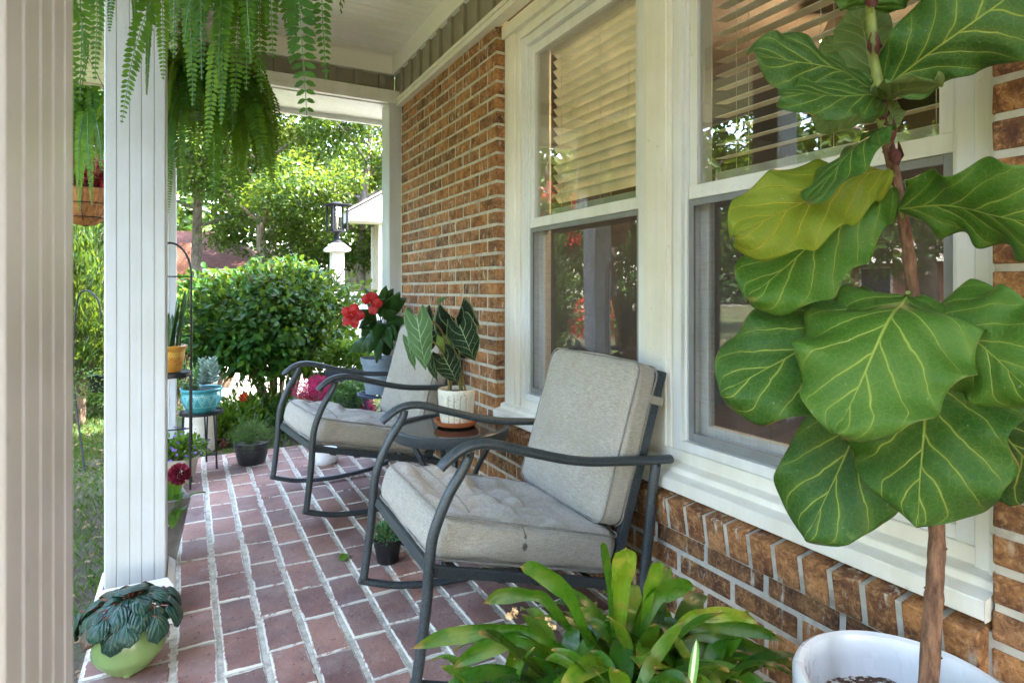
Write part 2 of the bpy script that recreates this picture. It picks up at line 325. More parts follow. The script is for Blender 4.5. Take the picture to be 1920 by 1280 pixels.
def veined(name, base_stops, vein, N=7.5, slope=.42, wm=.018, wl=.030, edge=None, trans=.2, rough=.36, mid=1., pucker=.0, tcol=(.25, .4, .03), powr=.85, blot=None, lift=.0, nearf=.22, tipb=0., spec=.22):
    g = NG(name); uv = g.uvc(); sp = g.n('SeparateXYZ'); g.set(sp.inputs[0], uv); o = g.obj()
    u = sp.outputs[0]; v0 = g.math('SUBTRACT', g.math('MULTIPLY', sp.outputs[1], 2), 1)
    nz = g.math('MULTIPLY', g.math('SUBTRACT', g.noise(18, 2, .5, o), .5), .09); v = g.math('ABSOLUTE', v0)
    tt = g.math('ADD', g.math('SUBTRACT', u, g.math('MULTIPLY', g.math('POWER', v, powr), slope)), nz)
    side = g.math('MULTIPLY', g.math('GREATER_THAN', v0, 0), .45)
    ph = g.math('FRACT', g.math('ADD', g.math('MULTIPLY', tt, N), side)); dl = g.math('ABSOLUTE', g.math('SUBTRACT', ph, .5))
    wide = g.math('MULTIPLY', g.math('SUBTRACT', 1.15, v), wl * N * .35)
    lat = g.math('SUBTRACT', 1, g.math('DIVIDE', dl, wide), clamp=True)
    lat = g.math('MULTIPLY', lat, g.rng(v, .82, .95, 1, 0)); lat = g.math('POWER', lat, .6, clamp=True)
    md = g.math('SUBTRACT', 1, g.math('DIVIDE', v, g.math('MULTIPLY', g.math('SUBTRACT', 1.2, u), wm)), clamp=True); md = g.math('POWER', md, .5, clamp=True)
    # fine net of small veins
    vo = g.n('TexVoronoi', feature='DISTANCE_TO_EDGE'); g.set(vo.inputs['Vector'], o); vo.inputs['Scale'].default_value = 95
    net = g.rng(vo.outputs['Distance'], 0, .06, 1, 0)
    ph3 = g.math('ABSOLUTE', g.math('SUBTRACT', g.math('FRACT', g.math('MULTIPLY', g.math('ADD', tt, g.math('MULTIPLY', g.math('SUBTRACT', g.noise(45, 2, .5, o), .5), .05)), N * 5)), .5)); fine = g.math('MULTIPLY', g.rng(ph3, 0, .16, 1, 0), .16)
    V = g.math('MAXIMUM', md, g.math('MULTIPLY', lat, mid))
    t = g.attr('tint'); c = g.ramp(t, base_stops); n = g.noise(7, 5, .6, o)
    c = g.mix(g.rng(n, .3, .72), g.mix(1., c, (.66, .74, .70), 'MULTIPLY'), c)
    near = g.rng(dl, .0, .28, nearf, 0); c = g.mix(g.math('MULTIPLY', near, .5), c, vein)
    c = g.mix(g.math('MULTIPLY', g.math('ADD', net, fine), .16), c, vein); du = g.rng(g.noise(3.5, 5, .7, o), .42, .72); c = g.mix(g.math('MULTIPLY', du, .05), c, (.42, .46, .34)); c = g.mix(g.math('MULTIPLY', V, .92), c, vein)
    sc = g.rng(g.noise(140, 2, .5, o), .72, .76); c = g.mix(g.math('MULTIPLY', sc, .35), c, (.55, .55, .45))
    if blot: c = g.mix(g.math('MULTIPLY', g.rng(g.noise(11, 4, .6, o), .58, .68), blot[1]), c, blot[0])
    if tipb: c = g.mix(g.math('MULTIPLY', g.rng(g.math('ADD', g.math('MAXIMUM', u, v), g.math('MULTIPLY', g.noise(22, 4, .6, o), .16)), 1.075, 1.10), tipb), c, (.38, .20, .09))
    if edge: c = g.mix(g.rng(v, .90, .99), c, edge)
    g.col(c); g.r(g.rng(n, .3, .7, rough, rough + .18)); g.b.inputs['Specular IOR Level'].default_value = spec
    h = g.math('ADD', g.math('MULTIPLY', dl, pucker * 2), g.math('MULTIPLY', V, -.5 if lift == 0 else lift)); h = g.math('ADD', h, g.math('MULTIPLY', g.noise(60, 3, .6, o), .22)); h = g.math('ADD', h, g.math('MULTIPLY', net, -.12)); h = g.math('ADD', h, g.math('MULTIPLY', g.noise(14, 4, .6, o), .8))
    g.bump(h, .7, .004); g.translucent(g.mix(.6, c, tcol), trans); return g.mat
FV = (.38, .48, .09)
M['fig'] = veined('fig_leaf', [(0, (.020, .072, .012)), (.5, (.042, .130, .016)), (1, (.095, .22, .020))], FV, 6.0, .36, .030, .025, None, .20, .34, 1, .6, tipb=.8)
M['figyellow'] = veined('fig_leaf_yellowing', [(0, (.13, .24, .02)), (1, (.34, .36, .03))], (.60, .48, .05), 6.0, .36, .026, .022, None, .30, .38, 1, .5, (.55, .55, .03), .85, ((.14, .26, .025), .7))
M['figback'] = veined('fig_leaf_underside', [(0, (.10, .18, .05)), (1, (.20, .29, .09))], (.45, .46, .18), 6.5, .34, .035, .030, None, .3, .5, 1, .4)
M['aloc'] = veined('alocasia_leaf_dark', [(0, (.002, .005, .003)), (1, (.007, .020, .007))], (.30, .40, .18), 5.0, -.30, .045, .034, (.16, .20, .10), .04, .5, 1, .2, powr=1., nearf=.03, spec=.08)
M['alocl'] = veined('alocasia_leaf_pale', [(0, (.035, .10, .025)), (1, (.09, .19, .06))], (.42, .55, .28), 5.0, -.30, .05, .04, (.2, .3, .14), .2, .42, 1, .2, powr=1., nearf=.1)
M['pep'] = veined('peperomia_leaf', [(0, (.004, .026, .020)), (.8, (.010, .052, .036)), (1, (.09, .035, .02))], (.035, .115, .075), 2.6, 1.05, .06, .05, (.012, .03, .02), .05, .24, .75, .45, powr=1.5, spec=.4)
M['hib'] = veined('glossy_leaf', [(0, (.008, .040, .006)), (1, (.035, .12, .012))], (.08, .17, .04), 8, .4, .03, .02, None, .18, .25, .7, .5)

def g_glass(name='window_glass', k=1.0, base=.05):
    g = NG(name); tr = g.n('BsdfTransparent'); gl = g.n('BsdfGlossy'); gl.inputs['Roughness'].default_value = .0
    tr.inputs[0].default_value = (.94, .96, .95, 1); ge = g.n('NewGeometry'); vm = g.n('VectorMath', operation='DOT_PRODUCT'); g.t.links.new(ge.outputs['Incoming'], vm.inputs[0]); g.t.links.new(ge.outputs['Normal'], vm.inputs[1])
    c = g.math('ABSOLUTE', vm.outputs['Value']); p5 = g.math('POWER', g.math('SUBTRACT', 1, c), 5); fr = g.math('ADD', base, g.math('MULTIPLY', p5, .95))
    bp = g.n('Bump'); g.set(bp.inputs['Height'], g.noise(1.3, 2, .5, g.obj())); bp.inputs['Strength'].default_value = .12; bp.inputs['Distance'].default_value = .01; g.t.links.new(bp.outputs[0], gl.inputs['Normal'])
    mx = g.n('MixShader'); g.set(mx.inputs[0], g.math('MULTIPLY', fr, k, clamp=True)); g.t.links.new(tr.outputs[0], mx.inputs[1]); g.t.links.new(gl.outputs[0], mx.inputs[2]); g.t.links.new(mx.outputs[0], g.out.inputs[0]); return g.mat
M['glass'] = g_glass(k=2.4)
def g_screen():
    g = NG('insect_screen'); tr = g.n('BsdfTransparent'); df = g.n('BsdfDiffuse'); df.inputs[0].default_value = (.10, .105, .11, 1)
    o = g.obj(); d = g.noise(1, 3, .7, g.mapv(o, (1, 260, 14))); d2 = g.noise(1, 3, .7, g.mapv(o, (1, 14, 260))); du = g.rng(g.noise(5, 4, .6, o), .4, .7)
    fac = g.math('ADD', .22, g.math('MULTIPLY', g.math('ADD', g.rng(d, .45, .75), g.rng(d2, .45, .75)), .14)); fac = g.math('ADD', fac, g.math('MULTIPLY', du, .06))
    mx = g.n('MixShader'); g.set(mx.inputs[0], fac); g.t.links.new(tr.outputs[0], mx.inputs[1]); g.t.links.new(df.outputs[0], mx.inputs[2]); g.t.links.new(mx.outputs[0], g.out.inputs[0]); return g.mat
M['screen'] = g_screen()
M['screenframe'] = plain('screen_frame', (.20, .21, .22), .4); M['slat'] = g_leaf('blind_slat', [(0, (.88, .87, .80)), (1, (.88, .87, .80))], .3, .45, (.85, .83, .72))
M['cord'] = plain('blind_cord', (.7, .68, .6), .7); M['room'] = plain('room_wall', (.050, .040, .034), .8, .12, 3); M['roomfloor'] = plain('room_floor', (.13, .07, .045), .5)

# ------------------------------------------------------------------ vectorised leaves
def leafcloud(name, P, D, N, L, W, tint, mat, parent=None, fold=.18, droop=.0, extra=None):
    P = np.asarray(P, float); n = len(P); D = np.asarray(D, float); D /= np.linalg.norm(D, axis=1, keepdims=True) + 1e-9
    N = np.asarray(N, float); S = np.cross(D, N); S /= np.linalg.norm(S, axis=1, keepdims=True) + 1e-9; N = np.cross(S, D)
    L = np.broadcast_to(L, (n,))[:, None]; W = np.broadcast_to(W, (n,))[:, None]; dz = np.array([0, 0, -1.]) * droop * L
    V = np.stack([P, P + D * L * .30 + S * W * .42 + N * W * fold, P + D * L * .68 + S * W * .40 + N * W * fold + dz * .5, P + D * L + dz,
                  P + D * L * .68 - S * W * .40 + N * W * fold + dz * .5, P + D * L * .30 - S * W * .42 + N * W * fold], 1).reshape(-1, 3)
    b = (np.arange(n) * 6)[:, None]; Fq = np.concatenate([b + np.array([0, 1, 2, 3]), b + np.array([0, 3, 4, 5])], 1).reshape(-1, 4)
    T = np.repeat(np.broadcast_to(tint, (n,)), 2)
    if parent is not None: o0 = org(parent); V = V - np.array(o0)
    me = bpy.data.meshes.new(name); me.vertices.add(len(V)); me.vertices.foreach_set('co', V.ravel().astype(np.float32))
    me.loops.add(len(Fq) * 4); me.loops.foreach_set('vertex_index', Fq.ravel().astype(np.int32)); me.polygons.add(len(Fq))
    me.polygons.foreach_set('loop_start', (np.arange(len(Fq)) * 4).astype(np.int32)); me.update(calc_edges=True); me.validate()
    me.materials.append(mat); at = me.attributes.new('tint', 'FLOAT', 'FACE'); at.data.foreach_set('value', np.clip(T, 0, 1).astype(np.float32))
    me.polygons.foreach_set('use_smooth', [True] * len(Fq))
    o = bpy.data.objects.new(name, me); COL.objects.link(o)
    if parent is not None: o.parent = parent
    return o
def unit(n): v = rng.normal(size=(n, 3)); return v / np.linalg.norm(v, axis=1, keepdims=True)

def crown(parent, clumps, n, size, mat, name='crown', clump_r=.5, up=.5, aspect=.5, sigma=.5):
    """leaves gathered in clumps: clumps = list of (centre, radius)"""
    C = np.array([c for c, r in clumps], float); Rr = np.array([r for c, r in clumps], float)
    w = Rr ** 2; idx = rng.choice(len(C), n, p=w / w.sum()); d = unit(n); rad = Rr[idx] * (rng.random(n) ** .45)
    P = C[idx] + d * rad[:, None] * np.array([1, 1, .75]); base = rng.normal(0, .16, len(C))[idx]
    N = d * .7 + np.array([0, 0, up]) + unit(n) * .55; D = unit(n) + d * .6 + np.array([0, 0, -.25])
    tint = .45 + base + rng.normal(0, .2, n)
    L = size * rng.uniform(.65, 1.3, n); return leafcloud(name, P, D, N, L, L * aspect, tint, mat, parent)

def frond(path, w, mat_acc, rach, dens=70, tint=.5, rad=.0016, side=None):
    """pinnate frond along a path; leaflets gathered into mat_acc"""
    P = [Vector(p) for p in path]; Ls = [0]
    for i in range(1, len(P)): Ls.append(Ls[-1] + (P[i] - P[i - 1]).length)
    tot = Ls[-1]; n = max(8, int(tot * dens)); rach.tube(P[::2] + [P[-1]], [rad * (1 - .7 * i / (len(P[::2]) + 1)) for i in range(len(P[::2]) + 1)], 4, cap=False)
    side0 = side or Vector((rnd.uniform(-1, 1), rnd.uniform(-1, 1), 0)).normalized(); j = 0
    for k in range(n):
        s = tot * (k + .5) / n
        while j < len(Ls) - 2 and Ls[j + 1] < s: j += 1
        f = (s - Ls[j]) / max(1e-6, Ls[j + 1] - Ls[j]); p = P[j].lerp(P[j + 1], f); d = (P[j + 1] - P[j]).normalized()
        u = s / tot; sd = side0 - d * side0.dot(d); sd.normalize(); nn = d.cross(sd)
        ww = w * min(1, u * 6 + .25) * (1 - u ** 3.0) ** .8 + .003
        for sg in (-1, 1):
            dd = sd * sg + d * .28 + Vector((rnd.uniform(-.12, .12), rnd.uniform(-.12, .12), rnd.uniform(-.22, .05)))
            mat_acc.append((tuple(p), tuple(dd), tuple(nn), ww, .42 * min(ww, w) + .0024, tint + rnd.uniform(-.15, .15)))
def flush(acc, name, mat, parent, fold=.1, droop=0.):
    A = list(zip(*acc)); return leafcloud(name, np.array(A[0]), np.array(A[1]), np.array(A[2]), np.array(A[3]), np.array(A[4]), np.array(A[5]), mat, parent, fold, droop)

# big single leaf with uv
FIDDLE = [(0, .16), (.03, .36), (.1, .55), (.25, .66), (.4, .78), (.55, .93), (.7, 1), (.82, .92), (.92, .66), (.98, .32), (1, .06)]
ROUND = [(0, .2), (.03, .5), (.1, .78), (.25, .97), (.42, 1), (.6, .97), (.75, .86), (.88, .62), (.96, .34), (1, .06)]
OVATE = [(0, .05), (.08, .5), (.2, .85), (.35, 1), (.5, .95), (.7, .7), (.85, .4), (.95, .15), (1, .02)]
STRAP = [(0, .5), (.15, .62), (.38, .88), (.58, 1), (.74, .93), (.87, .68), (.95, .36), (1, .01)]
ARROW = [(0, .60), (.08, .92), (.2, 1), (.4, .94), (.58, .78), (.76, .52), (.9, .24), (.97, .08), (1, .01)]
def prof(tab, u):
    for (a, x), (b, y) in zip(tab, tab[1:]):
        if u <= b: t = (u - a) / (b - a); t = t * t * (3 - 2 * t) * .5 + t * .5; return x + (y - x) * t
    return tab[-1][1]
def bigleaf(mb, path, wid, half, tab, nu=22, nv=10, cup=.12, wave=.05, wf=3.0, tint=.5, jag=.04, lobes=0., twist=0., seed=0):
    """path: midrib points; wid: direction(s) across; makes a grid with uv, appended to mb"""
    if mb.uv is None: mb.uv = []
    P = smoothpath(path, max(2, int(nu / max(1, len(path) - 1)))); n = len(P); b = len(mb.v); rs = random.Random(seed); p1, p2 = rs.uniform(0, 6), rs.uniform(0, 6)
    W0 = Vector(wid).normalized()
    for i, p in enumerate(P):
        u = i / (n - 1); d = (P[min(i + 1, n - 1)] - P[max(i - 1, 0)]).normalized()
        W = (W0 - d * W0.dot(d)).normalized(); Nn = W.cross(d).normalized()
        if twist: q = Matrix.Rotation(twist * u, 3, d); W = q @ W; Nn = q @ Nn
        h = prof(tab, u) * half
        for j in range(nv + 1):
            v = -1 + 2 * j / nv; sg = 1 if v > 0 else -1; hh = h * (1 + jag * math.sin(u * 23 + p1 + sg * 2) * abs(v) + jag * .8 * math.sin(u * 11 + p2 * sg) * abs(v))
            off = cup * half * (v * v) + wave * half * math.sin(wf * 6.28 * u + p2 + sg * 1.3) * v * v + wave * .5 * half * math.sin(6.28 * (u * 1.3 + v * .4) + p1)
            back = lobes * half * max(0, 1 - u * 5) * abs(v) ** 1.3
            q = p + W * hh * v + Nn * off - d * back
            if lobes and u < .12: q -= d * 0
            mb.v.append(tuple(q)); mb.uv.append((u, (v + 1) / 2))
    for i in range(n - 1):
        for j in range(nv):
            if lobes and i == 0 and False: continue
            a = b + i * (nv + 1) + j; mb.face([a, a + 1, a + nv + 2, a + nv + 1], 0, tint)

# ================================================================== setting: ground
def ground():
    def sheet(name, x0, x1, y0, y1, z, mat, nx=2, ny=2, amp=0.):
        mb = MB()
        for j in range(ny + 1):
            for i in range(nx + 1):
                x = x0 + (x1 - x0) * i / nx; y = y0 + (y1 - y0) * j / ny
                mb.v.append((x, y, z + amp * (mnoise.noise(Vector((x * .9, y * .9, 0))) + .5 * mnoise.noise(Vector((x * 4, y * 4, 3))))))
        for j in range(ny):
            for i in range(nx): a = j * (nx + 1) + i; mb.face([a, a + 1, a + nx + 2, a + nx + 1])
        return setp(mb.build(name, mat, smooth=60), kind='structure')
    g = NG('lawn_ground'); o = g.obj(); big = g.noise(1.1, 5, .65, o); fine = g.noise(38, 5, .7, o)
    gr = g.mix(g.rng(fine, .3, .7), (.028, .07, .014), (.10, .17, .035)); so_ = g.mix(g.rng(fine, .35, .7), (.035, .024, .016), (.15, .105, .07))
    g.col(g.mix(g.rng(big, .42, .56), gr, so_)); g.r(.95); g.bump(fine, 1, .02)
    sheet('ground', -140, 140, -60, 200, -.12, g.mat, 2, 2)
    g2 = NG('garden_soil'); o = g2.obj(); fine = g2.noise(50, 6, .75, o); b2 = g2.noise(1.6, 4, .6, o)
    c = g2.mix(g2.rng(fine, .3, .7), (.03, .022, .016), (.15, .11, .075)); c = g2.mix(g2.math('MULTIPLY', g2.rng(b2, .48, .6), g2.rng(fine, .4, .6)), c, (.06, .12, .025)); c = g2.mix(g2.rng(g2.noise(120, 2, .5, o), .66, .7), c, (.30, .22, .14))
    g2.col(c); g2.r(.95); g2.bump(fine, 1, .02)
    sheet('garden_bed', -4.5, 4.8, -3, 6.6, -.085, g2.mat, 90, 90, .018)
    gd = NG('driveway_concrete'); o = gd.obj(); gd.col(gd.mix(gd.rng(gd.noise(1.4, 6, .7, o), .3, .7), (.24, .23, .21), (.33, .32, .29))); gd.r(.85)
    sheet('driveway', .2, 13, 6.7, 10.6, -.08, gd.mat); sheet('street', -90, 90, 30, 37, -.1, gd.mat)
ground()

# patio: mortar bed with each brick laid in it
def patio():
    mb = MB(); mb.box(-.262, 1.30, -1.6, 4.26, -.14, -.0015)
    setp(mb.build('patio_mortar', M['pmortar']), kind='structure')
    mb = MB(); mb.e = []
    def brick(x0, x1, y0, y1):
        j = lambda a: rnd.uniform(-a, a); t = min(1, max(0, rnd.gauss(.5, .36))); z = .0015 + rnd.uniform(0, .0025); b = len(mb.v); tl = j(.0012)
        rings = [(0, -.01, 0), (0, z - .0035, 0), (.0035, z, 0), (.016, z + .0004, 1)]
        cs = [(x0 + j(.003), y0 + j(.003)), (x1 + j(.003), y0 + j(.003)), (x1 + j(.003), y1 + j(.003)), (x0 + j(.003), y1 + j(.003))]
        for ins, zz, e in rings:
            for k, (cx, cyy) in enumerate(cs):
                sx = 1 if k in (0, 3) else -1; sy = 1 if k < 2 else -1
                mb.v.append((cx + sx * ins, cyy + sy * ins, zz + (tl * sx if zz > 0 else 0))); mb.e.append(e)
        for r_ in range(3):
            for k in range(4): mb.face([b + r_ * 4 + k, b + r_ * 4 + (k + 1) % 4, b + r_ * 4 + 4 + (k + 1) % 4, b + r_ * 4 + 4 + k], 0, t)
        mb.face([b + 12, b + 13, b + 14, b + 15], 0, t)
    off = 0
    for i in range(12):
        x0 = -.037 + i * .1163 + .0075; x1 = x0 + .1013; y = -1.5 - rnd.uniform(0, .2)
        if x0 > 1.27: break
        while y < 4.22:
            L = .203 + rnd.uniform(-.006, .006); brick(x0, min(x1, 1.272), y, min(y + L, 4.25)); y += L + .006 + rnd.uniform(-.003, .004)
    y = -1.5
    while y < 4.18:
        brick(-.255, -.047, y, y + .095); y += .112
    setp(mb.build('patio', M['paver']), kind='structure')
patio()

# ================================================================== the house
XW = 1.277; XC = 1.33; Y0 = .548; Y1 = 2.536; YE = 4.10; CH = .0677
house = thing('brick_house', 'brick house front with white trimmed double window and porch roof on fluted white columns', 'house', (0, 0, 0))
def bricks():
    mb = MB(); mo = MB()
    def brick(y0, y1, z0, z1, x=XW, dep=.06, t=None, dirx=True, tilt=0.):
        t = min(1, max(0, rnd.gauss(.5, .3))) if t is None else t; j = lambda a: rnd.uniform(-a, a); xx = x + j(.0018); b = len(mb.v); c = .0035
        cs = [(y0 + j(.0014), z0 + j(.0012)), (y1 + j(.0014), z0 + j(.0012)), (y1 + j(.0014), z1 + j(.0012)), (y0 + j(.0014), z1 + j(.0012))]
        for ring, (ins, dx) in enumerate(((0, dep), (0, c), (c, 0))):
            for k, (cy_, cz) in enumerate(cs):
                sy = 1 if k in (0, 3) else -1; sz = 1 if k < 2 else -1
                mb.v.append((xx + dx + (tilt if sz < 0 and ring < 9 else 0) * 0, cy_ + sy * ins, cz + sz * ins))
        for r_ in range(2):
            for k in range(4): mb.face([b + r_ * 4 + k, b + r_ * 4 + 4 + k, b + r_ * 4 + 4 + (k + 1) % 4, b + r_ * 4 + (k + 1) % 4], 0, t)
        mb.face([b + 8, b + 11, b + 10, b + 9], 0, t)
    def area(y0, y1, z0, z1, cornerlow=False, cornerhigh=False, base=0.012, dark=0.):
        k = 0; z = base
        while z < z1 - .01:
            if z + .054 > z0 + .005:
                za, zb = max(z, z0), min(z + .0545, z1); L = .187
                if cornerlow:      # bricks start at the low-Y corner
                    y = y0; first = L if k % 2 else .092
                    while y < y1 - .012:
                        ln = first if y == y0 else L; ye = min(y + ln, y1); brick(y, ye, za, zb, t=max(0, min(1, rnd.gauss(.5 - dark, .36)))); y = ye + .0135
                else:
                    y = y1; first = L if k % 2 else .092
                    while y > y0 + .012:
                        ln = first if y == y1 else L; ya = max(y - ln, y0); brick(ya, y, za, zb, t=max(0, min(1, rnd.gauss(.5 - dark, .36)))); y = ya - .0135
            z += CH; k += 1
    area(Y1, 3.965, 0, 2.30, cornerlow=True)
    area(-1.6, Y0, 0, 2.30, cornerhigh=True)
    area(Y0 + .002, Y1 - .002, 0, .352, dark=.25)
    mo.box(XW + .0045, 1.42, Y1 + .0045, 4.10, -.05, 2.33); mo.box(XW + .0045, 1.42, -1.7, Y0 - .0045, -.05, 2.33); mo.box(XW + .0045, 1.42, Y0 - .004, Y1 + .004, -.05, .43)
    # rowlock sill course
    y = Y0 + .004
    while y < Y1 - .03:
        t = max(0, min(1, rnd.gauss(.6, .25))); c = Vector((XW + .022, y + .031, .396)); a = R(-9)
        ax = Vector((math.cos(a), 0, -math.sin(a))) * .05; az = Vector((math.sin(a), 0, math.cos(a))) * .045
        mb.obox(c + Vector((0, 0, rnd.uniform(-.0015, .0015))), ax, Vector((0, .0295, 0)), az, 0, t); y += .0735
    a = R(-9); mo.obox((XW + .030, (Y0 + Y1) / 2, .3925), Vector((math.cos(a), 0, -math.sin(a))) * .052, (0, (Y1 - Y0) / 2 - .006, 0), Vector((math.sin(a), 0, math.cos(a))) * .044)
    wl = mb.build('brick_wall', M['brick'], house, bevel=.0025, bevseg=1); mo.build('mortar', M['mortar'], wl)
bricks()

def woodwork():
    # trim between brick and siding, along the wall
    mb = MB(); mb.box(1.238, XW + .02, -1.6, 3.96, 2.291, 2.304); mb.box(1.246, XW + .02, -1.6, 3.96, 2.304, 2.325); mb.box(1.236, XW + .02, -1.6, 3.96, 2.325, 2.345)
    mb.build('wall_trim', M['trim'], house, bevel=.002)
    mb = MB(); mb.box(1.272, 1.42, -1.7, 4.1, 2.345, 2.70)
    y = -1.55
    while y < 4.05: mb.box(1.254, 1.273, y, y + .045, 2.346, 2.54); y += .17
    mb.build('siding', M['siding'], house, bevel=.0015)
    # end header at the far end, siding faced, and side header over the columns
    mb = MB(); mb.box(-.06, 1.27, YE, 4.18, 2.40, 2.70); x = 1.20
    while x > -.06: mb.box(x - .045, x, YE - .020, YE + .002, 2.401, 2.54); x -= .17
    mb.box(-.19, -.052, -1.7, 4.18, 2.40, 2.70); y = -1.5
    while y < 4.05: mb.box(-.053, -.034, y, y + .045, 2.401, 2.54); y += .17
    mb.build('header_siding', M['siding'], house, bevel=.0015)
    mb = MB(); mb.box(-.21, 1.273, 3.975, 4.15, 2.315, 2.345); mb.box(-.205, 1.273, 3.985, 4.14, 2.345, 2.404); mb.box(-.225, -.055, -1.7, 3.97, 2.315, 2.345); mb.box(-.22, -.06, -1.7, 3.975, 2.345, 2.404)
    mb.box(-.21, 1.273, 4.02, 4.075, 2.309, 2.3155)
    mb.build('header_trim', M['white'], house, bevel=.003)
    mb = MB(); mb.box(1.245, 1.29, -1.7, 4.08, 2.536, 2.662); mb.box(-.04, 1.243, 4.055, 4.12, 2.536, 2.662); mb.box(-.06, -.025, -1.7, 4.052, 2.536, 2.662)
    mb.build('frieze_board', M['ceiling'], house, bevel=.002)
    # ceiling boards with v grooves, running across
    mb = MB(); y = -.9
    while y < 4.06:
        mb.box(-.03, 1.25, y + .004, y + .062, 2.655, 2.675); mb.box(-.03, 1.25, y + .066, y + .124, 2.655, 2.675); y += .13
    mb.box(-.05, 1.26, -.9, 4.1, 2.661, 2.68)
    mb.build('porch_ceiling', M['ceiling'], house, bevel=.003, bevseg=1)
    # roof slab and overhang soffit
    mb = MB(); mb.box(-.75, -.23, -.95, 4.5, 2.33, 2.345); mb.box(-.235, 1.5, 4.19, 4.5, 2.33, 2.345)
    y = -.9
    while y < 4.45: mb.box(-.74, -.235, y, y + .10, 2.322, 2.331); y += .115
    mb.build('soffit', M['white'], house)
    mb = MB(); mb.box(-.79, -.752, -1.9, 4.54, 2.30, 2.47); mb.box(-.75, 3.0, 4.501, 4.54, 2.30, 2.47); mb.build('fascia', M['white'], house, bevel=.004)
    mb = MB(); b = len(mb.v); mb.v += [(-.85, -1.0, 2.48), (6, -1.0, 4.9), (6, 4.6, 4.9), (-.85, 4.6, 2.48), (-.85, -1.0, 2.52), (6, -1.0, 4.95), (6, 4.6, 4.95), (-.85, 4.6, 2.52)]
    for q in ((0, 3, 2, 1), (4, 5, 6, 7), (0, 1, 5, 4), (2, 3, 7, 6), (0, 4, 7, 3), (1, 2, 6, 5)): mb.face([b + i for i in q])
    mb.build('roof', plain('asphalt_shingle', (.10, .085, .08), .9, .3, 30, 0, .6, 60), house)
    # end post by the brick
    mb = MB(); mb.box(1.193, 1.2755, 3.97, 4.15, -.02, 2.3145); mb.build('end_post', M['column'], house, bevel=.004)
    mb = MB(); mb.box(1.2757, 1.30, 3.962, 4.15, -.02, 2.30); mb.build('corner_board', M['trim'], house)
woodwork()

def column(yf):
    x0, x1 = -.2275, -.0635; wd = x1 - x0; y0, y1 = yf, yf + wd
    def side(a, b):  # points from a to b with grooves, normal to the left
        d = (b - a).normalized(); n = Vector((-d.y, d.x)); L = (b - a).length; out = [a + d * .004]
        for k in range(1, 5):
            s = L * k / 5 + (.0015 if k in (2, 4) else 0); out += [a + d * (s - .0022), a + d * (s - .0006) + n * .0026, a + d * (s + .0006) + n * .0026, a + d * (s + .0022)]
        out.append(b - d * .004); return out
    c = [Vector((x0, y0)), Vector((x1, y0)), Vector((x1, y1)), Vector((x0, y1))]; poly = []
    for k in range(4): poly += [tuple(p) for p in side(c[k], c[(k + 1) % 4])]
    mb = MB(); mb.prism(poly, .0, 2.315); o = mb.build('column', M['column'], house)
    mb = MB(); e = .023; mb.box(x0 - e, x1 + e, y0 - e, y1 + e, 0, .115); b = len(mb.v)
    for ee, z in ((e, .1152), (.004, .140)):
        mb.v += [(x0 - ee, y0 - ee, z), (x1 + ee, y0 - ee, z), (x1 + ee, y1 + ee, z), (x0 - ee, y1 + ee, z)]
    for k in range(4): mb.face([b + k, b + (k + 1) % 4, b + 4 + (k + 1) % 4, b + 4 + k])
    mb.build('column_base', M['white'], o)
for yf in (.299, 2.2, 3.97): column(yf)

